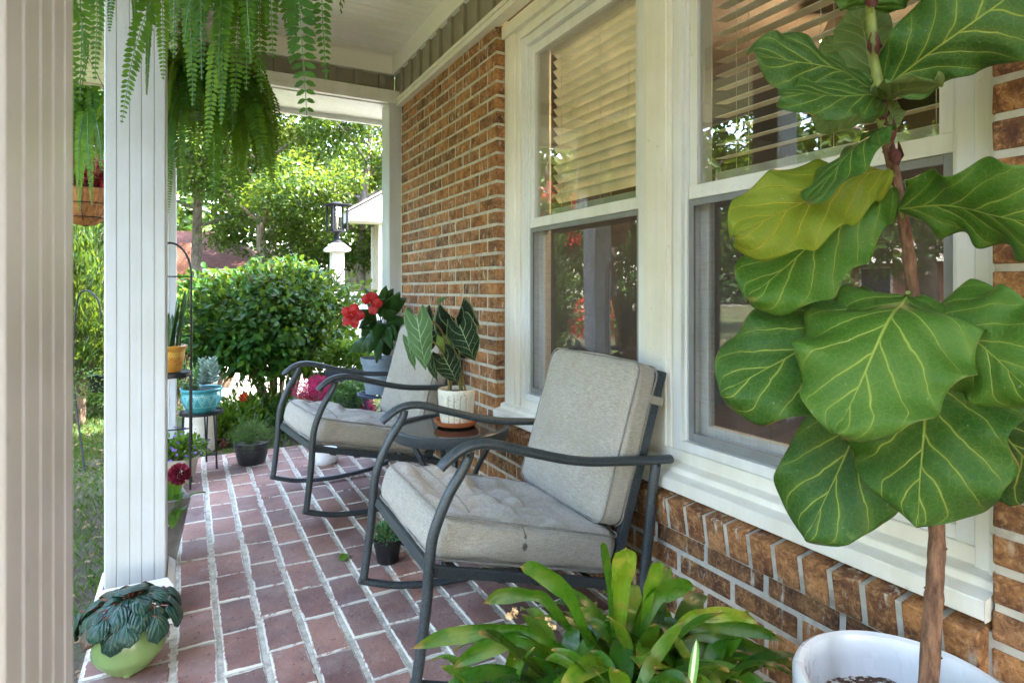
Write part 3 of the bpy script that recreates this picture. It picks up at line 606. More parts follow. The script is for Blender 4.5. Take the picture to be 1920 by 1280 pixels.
def window(nm, ya, yb, slat_tilt, gy0, gy1):
    """ya > yb: far and near outer edges of one double-hung unit"""
    W = bpy.data.objects.new('window', None); COL.objects.link(W); W.parent = house
    mb = MB()   # outer frame
    fw = .034
    mb.box(1.338, 1.47, yb, yb + fw, .555, 2.19); mb.box(1.338, 1.47, ya - fw, ya, .555, 2.19); mb.box(1.339, 1.47, yb + fw, ya - fw, 2.15, 2.189); mb.box(1.339, 1.47, yb + fw, ya - fw, .5555, .585)
    mb.box(1.352, 1.46, yb + fw, yb + fw + .012, .585, 2.15); mb.box(1.352, 1.46, ya - fw - .012, ya - fw, .585, 2.15)
    mb.build('frame', M['vinyl'], W, bevel=.002)
    a, b = ya - fw - .012, yb + fw + .012
    mb = MB(); s = .030   # upper sash (outer), meeting rail
    mb.box(1.362, 1.395, b + .0005, b + s, 1.335, 2.149); mb.box(1.362, 1.395, a - s, a - .0005, 1.335, 2.149); mb.box(1.3625, 1.3945, b + s, a - s, 2.105, 2.1485); mb.box(1.358, 1.398, b + .0008, a - .0008, 1.327, 1.369)
    mb.build('upper_sash', M['vinyl'], W, bevel=.002)
    mb = MB(); mb.box(1.404, 1.432, b + .0005, b + .036, .586, 1.365); mb.box(1.404, 1.432, a - .036, a - .0005, .586, 1.365); mb.box(1.4045, 1.4315, b + .036, a - .036, .5865, .632); mb.box(1.4045, 1.4315, b + .036, a - .036, 1.33, 1.3645)
    mb.build('lower_sash', M['vinyl'], W, bevel=.002)
    mb = MB(); mb.box(1.376, 1.380, b + s - .003, a - s + .003, 1.366, 2.108); mb.build('glass', M['glass'], W)
    mb = MB(); mb.box(1.415, 1.419, b + .033, a - .033, .629, 1.333); mb.build('glass', M['glass'], W)
    mb = MB(); fr = .020; mb.box(1.358, 1.368, b + .001, b + fr, .587, 1.326); mb.box(1.358, 1.368, a - fr, a - .001, .587, 1.326); mb.box(1.3582, 1.3678, b + fr, a - fr, 1.306, 1.3255); mb.box(1.3582, 1.3678, b + fr, a - fr, .5875, .612)
    sf = mb.build('screen_frame', M['screenframe'], W, bevel=.0015)
    mb = MB(); mb.v += [(1.363, b + fr, .611), (1.363, a - fr, .611), (1.363, a - fr, 1.307), (1.363, b + fr, 1.307)]; mb.face([0, 3, 2, 1]); mb.build('insect_screen', M['screen'], W)
    # blind with slats
    mb = MB(); z = 2.12; q = slat_tilt; bot = 1.40
    while z > bot + .03:
        c = Vector((1.495, (a + b) / 2, z + rnd.uniform(-.001, .001))); qq = q + rnd.uniform(-.03, .03)
        ax = Vector((math.cos(qq), 0, math.sin(qq))) * .025; mb.obox(c, ax, (0, (a - b) / 2 - .004, 0), Vector((-math.sin(qq), 0, math.cos(qq))) * .0014); z -= .0435
    for k in range(9): mb.obox((1.495, (a + b) / 2, bot + .018 - .0035 * k), (.025, 0, 0), (0, (a - b) / 2 - .004, 0), (0, 0, .0013))
    mb.box(1.468, 1.522, b + .003, a - .003, bot - .035, bot - .017); mb.box(1.465, 1.525, b + .003, a - .003, 2.13, 2.17)
    mb.build('blind', M['slat'], W)
    mb = MB()
    for fy in (.12, .5, .88):
        y = b + (a - b) * fy
        mb.tube([(1.468, y, 2.14), (1.468, y, bot - .02)], .0009, 5); mb.tube([(1.522, y, 2.14), (1.522, y, bot - .02)], .0009, 5)
    y = b + (a - b) * .05; mb.tube(smoothpath([(1.462, y, 2.14), (1.462, y, 1.5), (1.462, y + .01, 1.44), (1.462, y + .022, 1.5), (1.462, y + .022, 2.14)]), .0016, 5)
    mb.build('blind_cord', M['cord'], W)
window('a', 2.400, 1.555, R(-48), 0, 0); window('b', 1.423, .600, R(7), 0, 0)
def casing():
    mb = MB()
    mb.box(1.330, 1.50, 2.402, Y1 - .001, .50, 2.29); mb.box(1.322, 1.331, 2.44, Y1 - .001, .50, 2.288)
    mb.box(1.330, 1.50, Y0 + .001, .598, .50, 2.29); mb.box(1.322, 1.331, Y0 + .001, .572, .50, 2.288)
    mb.box(1.331, 1.50, 1.425, 1.553, .555, 2.20); mb.box(1.325, 1.332, 1.443, 1.535, .556, 2.199)
    mb.box(1.329, 1.50, .5985, 2.4015, 2.191, 2.289); mb.box(1.305, 1.33, Y0 + .001, Y1 - .001, 2.232, 2.2905)
    mb.build('window_casing', M['trim'], house, bevel=.003)
    mb = MB(); b = 0   # sloped sill board
    prof_ = [(1.262, .452), (1.262, .488), (1.300, .496), (1.302, .512), (1.336, .520), (1.338, .554), (1.50, .558), (1.50, .452)]
    for y in (Y0 + .002, Y1 - .002): mb.v += [(x, y, z) for x, z in prof_]
    n = len(prof_)
    for k in range(n): mb.face([k, (k + 1) % n, n + (k + 1) % n, n + k])
    mb.face(list(range(n))); mb.face([n + k for k in range(n)][::-1]); mb.build('window_sill', M['trim'], house, bevel=.002)
casing()
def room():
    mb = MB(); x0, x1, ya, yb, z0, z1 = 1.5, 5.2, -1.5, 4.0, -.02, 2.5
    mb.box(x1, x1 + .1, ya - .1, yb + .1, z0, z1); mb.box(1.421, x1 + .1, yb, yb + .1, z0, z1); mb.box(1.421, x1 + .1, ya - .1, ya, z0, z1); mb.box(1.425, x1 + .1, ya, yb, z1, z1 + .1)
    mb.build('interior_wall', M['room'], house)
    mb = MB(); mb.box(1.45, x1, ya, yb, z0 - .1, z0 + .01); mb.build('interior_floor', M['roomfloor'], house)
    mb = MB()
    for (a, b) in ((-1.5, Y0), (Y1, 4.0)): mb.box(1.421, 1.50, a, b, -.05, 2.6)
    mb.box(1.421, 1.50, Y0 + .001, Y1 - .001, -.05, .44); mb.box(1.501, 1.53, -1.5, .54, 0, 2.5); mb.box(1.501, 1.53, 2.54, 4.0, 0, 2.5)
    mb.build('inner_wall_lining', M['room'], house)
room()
def pendant():
    p = px(1570, 78, 3.0); t = thing('pendant_lamp', 'lit amber pendant lamp hanging inside the room behind the near window', 'lamp', p)
    mb = MB(); mb.lathe([(.02, .12), (.04, .11), (.08, .02), (.077, .02), (.037, .108)], (0, 0, 0), 24)
    g = NG('amber_shade'); g.col((.5, .42, .3)); g.r(.5); mb.build('lamp_shade', g.mat, t, False, 40)
    mb = MB(); mb.lathe([(.001, -.05), (.022, -.04), (.032, -.015), (.022, .02), (.014, .06)], (0, 0, .04), 16); g = NG('warm_bulb'); g.b.inputs['Emission Color'].default_value = (1, .72, .38, 1); g.b.inputs['Emission Strength'].default_value = 2
    mb.build('bulb', g.mat, t, False, 60)
    mb = MB(); mb.tube([(0, 0, .15), (0, 0, 2.5 - p.z)], .004, 6); mb.build('lamp_cord', M['black'], t, False)
    l = bpy.data.lights.new('bulb_light', 'POINT'); l.energy = 6; l.color = (1, .66, .34); l.shadow_soft_size = .05; lo = bpy.data.objects.new('bulb_light', l); COL.objects.link(lo); lo.location = p + Vector((0, 0, -.06))
pendant()

# ================================================================== rocking chairs
def soft_cushion(L, W, T, r=.03, n=26, bulge=.018, wr=.006, seed=0, sag=0.):
    """rounded cushion centred in x,y, z 0..T ; returns MB"""
    import bmesh
    bm = bmesh.new(); bmesh.ops.create_cube(bm, size=1); bmesh.ops.subdivide_edges(bm, edges=bm.edges[:], cuts=n, use_grid_fill=True)
    mb = MB(); bm.verts.ensure_lookup_table()
    for i, v in enumerate(bm.verts): v.index = i
    for v in bm.verts:
        x, y, z = v.co.x * 2, v.co.y * 2, v.co.z * 2
        p = Vector((x * L / 2, y * W / 2, z * T / 2)); q = Vector((max(-L / 2 + r, min(L / 2 - r, p.x)), max(-W / 2 + r, min(W / 2 - r, p.y)), max(-T / 2 + r, min(T / 2 - r, p.z))))
        d = p - q
        if d.length > 1e-6: p = q + d.normalized() * r
        k = (1 - abs(x) ** 3) * (1 - abs(y) ** 3)
        sgn = 1 if z > 0 else -1; kz = abs(z) ** 2
        p.z += sgn * kz * bulge * k
        s = Vector((p.x * 9 + seed, p.y * 5, p.z * 5)); nz = mnoise.noise(s) * .6 + .5 * abs(mnoise.noise(Vector((p.x * 4 + p.y * 13, p.y * 3 - p.x * 12, seed + 4))))
        p.z += sgn * kz * wr * (nz - .2) * 2 * (.35 + .65 * k) - (sag * k if z > 0 else 0)
        e = (1 - abs(z) ** 4); p.x += (1 if x > 0 else -1) * (abs(x) ** 6) * e * .010 * (1 - y * y); p.y += (1 if y > 0 else -1) * (abs(y) ** 6) * e * (.010 * (1 - x * x) + .004 * mnoise.noise(Vector((p.x * 14, p.z * 20, seed))))
        mb.v.append(tuple(p + Vector((0, 0, T / 2))))
    for f in bm.faces: mb.face([v.index for v in f.verts])
    bm.free(); return mb
def ring(L, W, z, r, n=10, wav=None, seed=0):
    pts = []; hx, hy = L / 2, W / 2
    for (cx, cy_, a0) in ((hx - r, hy - r, 0), (-hx + r, hy - r, 90), (-hx + r, -hy + r, 180), (hx - r, -hy + r, 270)):
        for k in range(5): a = R(a0 + 90 * k / 4); pts.append(Vector((cx + r * math.cos(a), cy_ + r * math.sin(a), z)))
        nx = {0: (-hx + r, hy), 90: (-hx, -hy + r), 180: (hx - r, -hy), 270: (hx, hy - r)}[a0]; p0 = pts[-1]
        for k in range(1, n): pts.append(Vector((p0.x + (nx[0] - p0.x) * k / n, p0.y + (nx[1] - p0.y) * k / n, z)))
    return [p + Vector((0, 0, .004 * mnoise.noise(p * 9 + Vector((seed, 0, 0))))) for p in pts]
def xf(mb, mat):
    mb.v = [tuple(mat @ Vector(v)) for v in mb.v]; return mb

CW = .590
def make_chair():
    root = thing('rocking_chair', 'x', 'chair', (0, 0, 0), 'cushioned metal rocking chairs on the patio')
    h = CW / 2; fr = M['frame']; tr = .0125
    for sg in (-1, 1):
        y = sg * h
        mb = MB(); mb.tube(smoothpath([(.008, y, .075), (.022, y, .17), (.036, y, .28), (.043, y, .37), (.054, y, .44), (.090, y, .525), (.126, y, .580), (.144, y, .612), (.150, y, .634)], 6), tr, 12, sy=1.15); mb.build('leg', fr, root, False, 50)
        mb = MB(); mb.tube(smoothpath([(.757, y, .525), (.742, y, .43), (.728, y, .30), (.705, y, .16), (.672, y, .052)], 6), tr * 1.1, 12, sy=1.2); mb.build('leg', fr, root, False, 50)
        mb = MB(); mb.tube(smoothpath([(-.004, y, .082), (.05, y, .060), (.14, y, .033), (.28, y, .015), (.42, y, .0125), (.56, y, .022), (.68, y, .048), (.75, y, .072)], 5), tr, 12); mb.build('rocker', fr, root, False, 50)
        mb = MB(); pts = smoothpath([(.070, y, .600), (.085, y, .614), (.125, y, .640), (.17, y, .650), (.22, y, .644), (.32, y, .613), (.42, y, .583), (.51, y, .563), (.61, y, .551), (.72, y, .540), (.812, y, .533)], 6)
        mb.tube(pts, [.0125] * 4 + [.0135] * (len(pts) - 4), 14, sy=1.35); mb.build('armrest', fr, root, False, 50)
    mb = MB(); a = math.atan2(-.165, .60); dx, dz = math.cos(a), math.sin(a); yr = h - .016
    for sg in (-1, 1): mb.obox((.055 + .31, sg * yr, .338 - .0825), Vector((dx, 0, dz)) * .32, (0, .009, 0), Vector((-dz, 0, dx)) * .014)
    mb.obox((.055, 0, .338), Vector((dx, 0, dz)) * .010, (0, yr, 0), Vector((-dz, 0, dx)) * .014); mb.obox((.66, 0, .172), (.012, 0, 0), (0, yr, 0), (0, 0, .014))
    for k in range(5): mb.obox((.14 + .11 * k, 0, .338 - .0275 - .030 * k * 1.0 - .012), Vector((dx, 0, dz)) * .014, (0, yr, 0), Vector((-dz, 0, dx)) * .003)
    mb.build('seat_frame', fr, root, False, bevel=.003)
    mb = MB(); A = Vector((.628, 0, .19)); B = Vector((.815, 0, .795)); D = (B - A).normalized(); Nn = Vector((D.z, 0, -D.x)); y2 = h - .045
    for sg in (-1, 1): mb.obox((A + B) / 2 + Vector((0, sg * y2, 0)), D * (B - A).length / 2, (0, .010, 0), Nn * .016)
    for f_ in (.04, .35, .62, .88): mb.obox(A.lerp(B, f_), D * .012, (0, y2 - .01, 0), Nn * .007)
    mb.obox((.668, 0, .165), (.01, 0, 0), (0, h - .01, 0), (0, 0, .012))
    mb.build('back_frame', fr, root, False, bevel=.002)
    for sg in (-1, 1):
        for (bx_, bz_) in ((.048, .352), (.60, .205), (.145, .626), (.757, .522)):
            mb = MB(); mb.tube([(bx_, sg * (h + .011), bz_), (bx_, sg * (h + .0175), bz_)], [.0062, .0045], 10); mb.build('bolt', M['black'], root, False, 40)
    # seat cushion
    L, W, T = .60, .545, .132
    ca = Vector((.055, 0, .355)); mt = Matrix.Translation(ca + Vector((dx, 0, dz)) * (L / 2 - .012)) @ Matrix.Rotation(-a, 4, 'Y')
    sc = xf(soft_cushion(L, W, T, .050, 52, .024, .030, 3, .024), mt).build('seat_cushion', M['fabric2'], root, False, 60)
    mb = MB(); mb.tube([mt @ p for p in ring(L - .012, W + .006, T - .012, .04, 14, seed=1)], .0032, 8, closed=True); mb.tube([mt @ p for p in ring(L - .012, W + .006, .014, .04, 14, seed=5)], .0032, 8, closed=True)
    cr = [(-.29, -.0, T - .014), (-.235, .015, T + .004), (-.22, .10, T + .006), (-.245, .19, T + .003), (-.26, .25, T - .002)]
    mb.tube([mt @ p for p in smoothpath([(-.215, .255, T + .001), (-.20, .15, T + .009), (-.205, .0, T + .011), (-.20, -.14, T + .008), (-.21, -.255, T + .001)], 8)], .0022, 6)
    mb.build('piping', M['piping'], sc, False, 60)
    # back cushion
    L2, W2, T2 = .490, .520, .095
    ang = math.atan2(B.x - A.x, B.z - A.z); base = Vector((.627, 0, .345)) + Vector((math.sin(ang), 0, math.cos(ang))) * (L2 / 2)
    m2 = Matrix.Translation(base) @ Matrix.Rotation(ang, 4, 'Y') @ Matrix.Rotation(R(-90), 4, 'Y')
    m2 = m2 @ Matrix.Translation((0, 0, -T2 / 2 + .012))
    bc = xf(soft_cushion(L2, W2, T2, .030, 36, .016, .007, 11), m2).build('back_cushion', M['fabric'], root, False, 60)
    mb = MB(); mb.tube([m2 @ p for p in ring(L2 + .004, W2 + .004, T2 - .012, .035, 14, seed=2)], .0030, 8, closed=True); mb.tube([m2 @ p for p in ring(L2 + .004, W2 + .004, .012, .035, 14, seed=3)], .0030, 8, closed=True)
    mb.build('piping', M['piping'], bc, False, 60)
    sm = plain('strap_webbing', (.30, .27, .22), .9, .15, 200)
    for sg in (-1, 1): mb = MB(); mb.obox(A.lerp(B, .86) + Vector((-.012, sg * (y2 + .002), 0)), D * .013, (0, .0125, 0), Nn * .036); mb.build('strap', sm, bc, False, bevel=.003)
    return root
ch1 = make_chair(); ch1['label'] = 'near metal rocking chair with stained beige cushions, beside the window'
P1 = Vector((.511, 2.010)); P0 = Vector((.491, 1.417))
P0 = px(778, 1285, 1128 * .975 / (1285 - 543)); P1 = px(679, 1089, 1128 * .975 / (1089 - 543))
ch1.location = ((P0.x + P1.x) / 2 - .005, (P0.y + P1.y) / 2, 0); ch1.rotation_euler = (0, 0, -math.atan2(P1.x - P0.x, P1.y - P0.y))
ch2 = copy_tree(ch1); ch2['label'] = 'far metal rocking chair with clean cushions, beyond the round table'
ch2.location = (.411, 3.034, 0); ch2.rotation_euler = (R(0), R(-1.2), math.atan2(.0656, .57)); ch2.location.z = .004
for c in ch2.children:
    if c.name.startswith('seat_cushion'): c.data = c.data.copy(); c.data.materials[0] = M['fabric']

# ================================================================== table with pot
def table():
    t = thing('side_table', 'small round glass topped metal side table between the two rocking chairs', 'table', (.937, 2.269, 0)); Rr = .238; m = M['frame']
    mb = MB(); mb.lathe([(Rr - .022, .493), (Rr - .020, .503), (Rr - .004, .503), (Rr, .499), (Rr, .466), (Rr - .003, .462), (Rr - .012, .463), (Rr - .014, .49), (Rr - .022, .491)], n=64); mb.build('rim', m, t, False, 40)
    g = NG('smoked_glass'); g.col((.012, .014, .018)); g.r(.06); g.b.inputs['Specular IOR Level'].default_value = .9
    mb = MB(); mb.lathe([(0.0001, .497), (Rr - .018, .497), (Rr - .018, .490), (0.0001, .490)], n=64); mb.build('glass_top', g.mat, t, False, 30)
    for k in range(4):
        a = R(45 + 90 * k + 12); c, s = math.cos(a), math.sin(a); mb = MB()
        mb.tube(smoothpath([(c * .19, s * .19, .47), (c * .145, s * .145, .40), (c * .09, s * .09, .27), (c * .12, s * .12, .13), (c * .20, s * .20, .012)], 6), .011, 10); mb.build('leg', m, t, False, 50)
    mb = MB(); mb.lathe([(.085, .265), (.093, .265), (.093, .285), (.085, .285), (.085, .265)], n=32); mb.build('stretcher_ring', m, t, False, 40)
table()
def leafplant(t, specs, mat_of, tab, lobes=0., cup=.1, wave=.05, jag=.03, name='leaf', stemmat=None, hub=None, nu=22, nv=10, stemr=.0028, d0=None, wf=3., lift=.05):
    """specs: (bx,by,bd, tx,ty,td, half_px, roll_deg, tint, matkey [, mid bow])"""
    for i, s in enumerate(specs):
        bx, by, bd, tx, ty, td, hp, roll, tint, mk = s[:10]; bow = s[10] if len(s) > 10 else .06
        B, T = px(bx, by, bd), px(tx, ty, td); ax = (T - B); L = ax.length; d = ax.normalized()
        mid = (B + T) / 2; view = (mid - Vector((0, 0, HC))).normalized(); wv = d.cross(view).normalized(); nv_ = wv.cross(d).normalized()   # nv_ points along view or against
        if nv_.dot(view) > 0: nv_ = -nv_
        W = wv * math.cos(R(roll)) + nv_ * math.sin(R(roll)); dm = (bd + td) / 2; half = hp / F * dm / max(.15, math.cos(R(roll)))
        q1 = B + ax * .33 + nv_ * L * bow + UP * L * lift; q2 = B + ax * .68 + nv_ * L * bow * .9 + UP * L * lift * .8
        tb = s[11] if len(s) > 11 else tab
        mb = MB(); bigleaf(mb, [B, q1, q2, T], W, half, tb, nu, nv, cup, wave, wf, tint, jag, lobes, 0, i * 7 + 1)
        # make the front face the viewer side
        o = mb.build(name, M[mk], t, True, 180)
        so_ = o.modifiers.new('sub', 'SUBSURF'); so_.levels = 1; so_.render_levels = 1
        so_ = o.modifiers.new('thick', 'SOLIDIFY'); so_.thickness = .0006
def petioles(t, pts_list, mat, name='stem', r=.003):
    mb = MB()
    for pts in pts_list: mb.tube(smoothpath(pts, 6), [r * (1.5 - .6 * k / (6 * (len(pts) - 1))) for k in range(6 * (len(pts) - 1) + 1)], 8)
    mb.build(name, mat, t, True, 60)

def alocasia():
    c = px(856, 776, 2.45); c.z = .5045
    s = thing('plant_saucer', 'orange terracotta saucer under the fluted white pot on the glass table', 'saucer', c)
    mb = MB(); mb.lathe([(.0001, 0), (.078, 0), (.089, .014), (.092, .020), (.088, .020), (.078, .006), (.0001, .006)], n=48); mb.build('dish', plain('terracotta', (.42, .13, .045), .7, .15, 30), s, False, 40)
    c2 = c + Vector((0, 0, .0075)); t = thing('potted_alocasia', 'dark arrow leaved plant with pale veins in a fluted cream pot on the round table', 'potted plant', c2)
    def fl(q, z): return 1 - (.075 * max(0, 1 - abs(math.sin(q * 9)) / .30) * min(1, (z - .004) / .01) * min(1, max(0, (.116 - z) / .012)) if z > .004 else 0)
    pr = [(.0001, .0), (.060, .0), (.064, .006), (.066, .014), (.069, .04), (.072, .07), (.074, .095), (.0745, .104), (.075, .116), (.076, .122), (.075, .134), (.072, .137), (.068, .134), (.067, .118)]
    g = NG('cream_glaze'); o = g.obj(); g.col(g.mix(g.rng(g.noise(140, 2, .5, o), .60, .68), (.62, .59, .50), (.28, .25, .2))); g.r(.32)
    sp = g.n('SeparateXYZ'); g.set(sp.inputs[0], o); an = g.math('ABSOLUTE', g.math('SINE', g.math('MULTIPLY', g.math('ARCTAN2', sp.outputs[1], sp.outputs[0]), 9))); m_ = g.math('MULTIPLY', g.rng(an, .0, .22, 1, 0), g.math('LESS_THAN', sp.outputs[2], .112)); g.col(g.mix(g.math('MULTIPLY', m_, .75), g.mix(g.rng(g.noise(140, 2, .5, o), .60, .68), (.64, .61, .52), (.3, .27, .22)), (.10, .09, .07)))
    mb = MB(); mb.lathe(pr, n=216, fn=fl); mb.build('pot', g.mat, t, False, 50)
    mb = MB(); mb.lathe([(.0001, .124), (.068, .120)], n=24); mb.build('soil', M['soil'], t, False)
    hub = c2 + Vector((0, 0, .12)); D = 2.44
    specs = [(781, 592, 2.30, 798, 694, 2.25, 25, 10, .6, 'alocl', .05), (763, 632, 2.34, 778, 694, 2.32, 9, 30, .2, 'alocl', .05),
             (854, 598, 2.46, 872, 672, 2.48, 40, 0, .3, 'aloc', .02, ARROW), (862, 610, 2.38, 890, 676, 2.34, 29, 8, .9, 'aloc', .08), (832, 668, 2.34, 858, 718, 2.31, 25, 5, .5, 'aloc', .05),
             (799, 664, 2.36, 820, 715, 2.34, 9, 40, .8, 'aloc', .06), (814, 592, 2.48, 800, 664, 2.48, 22, 5, .1, 'aloc', .03), (831, 634, 2.46, 835, 668, 2.45, 14, 10, .9, 'bright_', .03), (820, 566, 2.55, 838, 556, 2.52, 4, 10, 1, 'alocl', .03)]
    M['bright_'] = veined('young_leaf', [(0, (.20, .34, .05)), (1, (.28, .42, .06))], (.5, .6, .15), 5.5, -.3, .06, .05, None, .35, .4, 1, .2, powr=1.)
    leafplant(t, specs, None, ARROW, lobes=.95, cup=.08, wave=.10, jag=.06, hub=hub, nu=20, nv=12, wf=4., lift=.0)
    pl = []
    for i, s_ in enumerate(specs):
        B = px(s_[0], s_[1], s_[2]); h = hub + Vector((rnd.uniform(-.03, .03), rnd.uniform(-.03, .03), 0)); m = h.lerp(B, .55); m.z = max(h.z, B.z) * .5 + m.z * .5 + .03; pl.append([h, h.lerp(m, .5) + Vector((0, 0, .03)), m, B])
    petioles(t, pl, plain('brown_green_stem', (.18, .15, .05), .5, .35, 20), r=.0032)
alocasia()

# ================================================================== fiddle leaf fig
def fig():
    d = 1.0; pc = px(1690, 1296, d); base = Vector((pc.x, pc.y, .0015))
    base.x = 1.062; base.y = .578
    t = thing('fiddle_leaf_fig', 'tall fiddle leaf fig with large veined leaves in a white pot by the near window', 'potted tree', base)
    g = NG('white_glaze'); o = g.obj(); g.col(g.mix(g.rng(g.noise(5, 5, .6, o), .4, .7), (.72, .73, .76), (.62, .63, .67))); g.r(g.rng(g.noise(7, 4, .6, o), .3, .7, .14, .38)); st_ = g.math('MULTIPLY', g.rng(g.noise(34, 5, .7, g.mapv(o, (1, 1, .4))), .58, .70), g.rng(g.noise(4, 3, .6, o), .45, .62)); g.col(g.mix(g.math('MULTIPLY', st_, .45), g.mix(g.rng(g.noise(5, 5, .6, o), .4, .7), (.72, .73, .76), (.62, .63, .67)), (.32, .27, .22)))
    mb = MB(); Rr = .172; H = .385
    pr = [(.0001, 0), (.125, 0), (.13, .01), (.150, .16), (.160, .30)] + [(Rr - .008, .325), (Rr, .335), (Rr + .001, .372), (Rr - .003, .381), (Rr - .010, H), (Rr - .018, .381), (Rr - .022, .370), (Rr - .024, .345), (Rr - .026, .22)]
    mb.lathe(pr, n=96); mb.build('pot', g.mat, t, False, 40)
    mb = MB(); b = len(mb.v); n = 40
    for i in range(n + 1):
        for j in range(n + 1):
            x = -.15 + .3 * i / n; y = -.15 + .3 * j / n; r_ = math.hypot(x, y)
            if r_ > .149: x *= .149 / r_; y *= .149 / r_
            mb.v.append((x, y, .305 + .006 * mnoise.noise(Vector((x * 30, y * 30, 0))) + .004 * mnoise.noise(Vector((x * 90, y * 90, 5)))))
    for i in range(n):
        for j in range(n): a = i * (n + 1) + j; mb.face([a, a + n + 1, a + n + 2, a + 1])
    mb.build('soil', M['perlite'], t, False, 60)
    # stem
    sp = [(1738, 1330, 1.0), (1747, 1180, 1.0), (1753, 1090, 1.0), (1756, 985, 1.0), (1738, 840, 1.01), (1728, 700, 1.015), (1713, 560, 1.02), (1700, 450, 1.02), (1678, 330, 1.02), (1657, 240, 1.02), (1645, 150, 1.02), (1636, 60, 1.02), (1626, -40, 1.02), (1622, -110, 1.02)]
    P = smoothpath([px(*s) for s in sp], 6); rs = [.0078 + .0078 * (1 - i / (len(P) - 1)) ** 2.2 + (.0006 * math.sin(i * 2.1)) + (.0009 if i % 5 == 0 else 0) for i in range(len(P))]
    k = int(len(P) * .66)
    mb = MB(); mb.tube(P[:k + 1], rs[:k + 1], 14); 
    for q in range(14):
        i = rnd.randrange(2, k); p = P[i] + Vector((rnd.uniform(-1, 1), rnd.uniform(-1, 1), 0)).normalized() * rs[i] * .9; mb.lathe([(.0001, -.004), (.004, 0), (.0001, .004)], p, 6)
    mb.build('stem', M['figbark'], t, True, 60)
    mb = MB(); mb.tube(P[k:], [r_ * .95 for r_ in rs[k:]], 14); mb.build('green_stem', plain('fig_green_stem', (.20, .24, .05), .5, .3, 30), t, True, 60)
    M['sheath'] = plain('dry_sheath', (.09, .025, .02), .8, .4, 60); mb = MB()   # dry brown sheaths at the nodes
    for (x, y) in ((1632, 12), (1636, 98), (1652, 222), (1665, 262), (1676, 305)):
        p = px(x, y, 1.008); mb = MB()
        for q in range(3):
            a_ = q * 2.1 + rnd.uniform(0, 1); dv = RIGHT * math.cos(a_) - FWD * abs(math.sin(a_)); L_ = rnd.uniform(.018, .036); mm = p - FWD * .004
            bigleaf(mb, [mm + dv * .006 - UP * .006, mm + dv * .011 + UP * L_ * .4, mm + dv * .006 + UP * L_], dv.cross(UP), .0065, OVATE, 8, 4, .35, .15, 2, 0, .15, 0, rnd.uniform(-.6, .6), q)
        mb.build('sheath', M['sheath'], t, True, 180)
    mb = MB()
    for q in range(9):
        a = rnd.uniform(0, 6.28); r0 = rnd.uniform(.02, .06); p = [base + Vector((math.cos(a + .5 * i) * (r0 + .018 * i), math.sin(a + .5 * i) * (r0 + .018 * i), .308 + (.03 if i == 1 else .006))) for i in range(4)]
        mb.tube(smoothpath(p, 5), .0012, 5)
    mb.build('root', M['figbark'], t, True, 60)
    A = FIDDLE; B = ROUND
    L = [  # bx,by,bd, tx,ty,td, half_px, roll, tint, mat, bow, tab
        (1662, 165, 1.01, 1985, -65, .88, 112, 10, .45, 'fig', .04, A),
        (1636, 163, 1.00, 1413, 98, .90, 46, 42, .25, 'fig', .05, A),
        (1637, 150, 1.04, 1606, 8, 1.10, 52, 10, .75, 'figback', -.04, B),
        (1632, 155, 1.05, 1545, 70, 1.16, 44, 10, .85, 'figback', -.04, B),
        (1650, 190, 1.00, 1463, 180, .88, 34, 55, .35, 'fig', .10, A),
        (1652, 190, 1.00, 1752, 150, .85, 22, 60, .55, 'figback', .06, A),
        (1655, 205, 1.02, 1520, 213, 1.10, 40, 25, .75, 'figback', .0, A),
        (1668, 245, 1.02, 1680, 190, 1.06, 22, 20, .7, 'figback', .0, A),
        (1657, 238, .99, 1512, 378, .90, 24, 62, .5, 'fig', .10, A),
        (1664, 318, 1.00, 1376, 445, .92, 80, 22, .45, 'figyellow', .05, A),
        (1668, 348, 1.01, 1402, 562, .99, 88, 22, .75, 'fig', .04, A),
        (1688, 388, 1.00, 2010, 425, .80, 80, 38, .7, 'fig', .08, A),
        (1702, 548, .98, 1567, 812, .86, 134, 12, .75, 'fig', .10, B),
        (1700, 556, 1.02, 1352, 742, 1.00, 106, 25, .45, 'fig', .08, A),
        (1690, 640, 1.07, 1512, 1014, 1.05, 100, 14, .35, 'fig', .0, A),
        (1742, 648, .97, 1722, 988, .93, 134, 8, .5, 'fig', .06, B),
        (1762, 690, 1.04, 2010, 960, 1.02, 104, 20, .15, 'fig', .05, A),
        (1752, 585, .98, 1965, 760, .80, 100, 15, .8, 'fig', .16, B),
        (1630, 8, 1.01, 1585, -95, .95, 46, 20, .5, 'fig', .05, B), (1636, 12, 1.01, 1725, -80, .98, 48, 10, .55, 'fig', .05, B),
    ]
    leafplant(t, L, None, A, cup=.16, wave=.15, jag=.062, nu=34, nv=16, wf=3.6, lift=.03)
    # petioles
    pm = plain('petiole_green', (.20, .26, .05), .5, .2, 30)
    for s in L:
        mb = MB(); Bp = px(s[0], s[1], s[2]); j = min(range(len(P)), key=lambda i: (P[i] - Bp).length + abs(P[i].z + .012 - Bp.z)); mb.tube(smoothpath([P[j], P[j].lerp(Bp, .5) + Vector((0, 0, -.004)), Bp], 4), .0035, 8)
        mb.build('petiole', pm, t, True, 60)
fig()

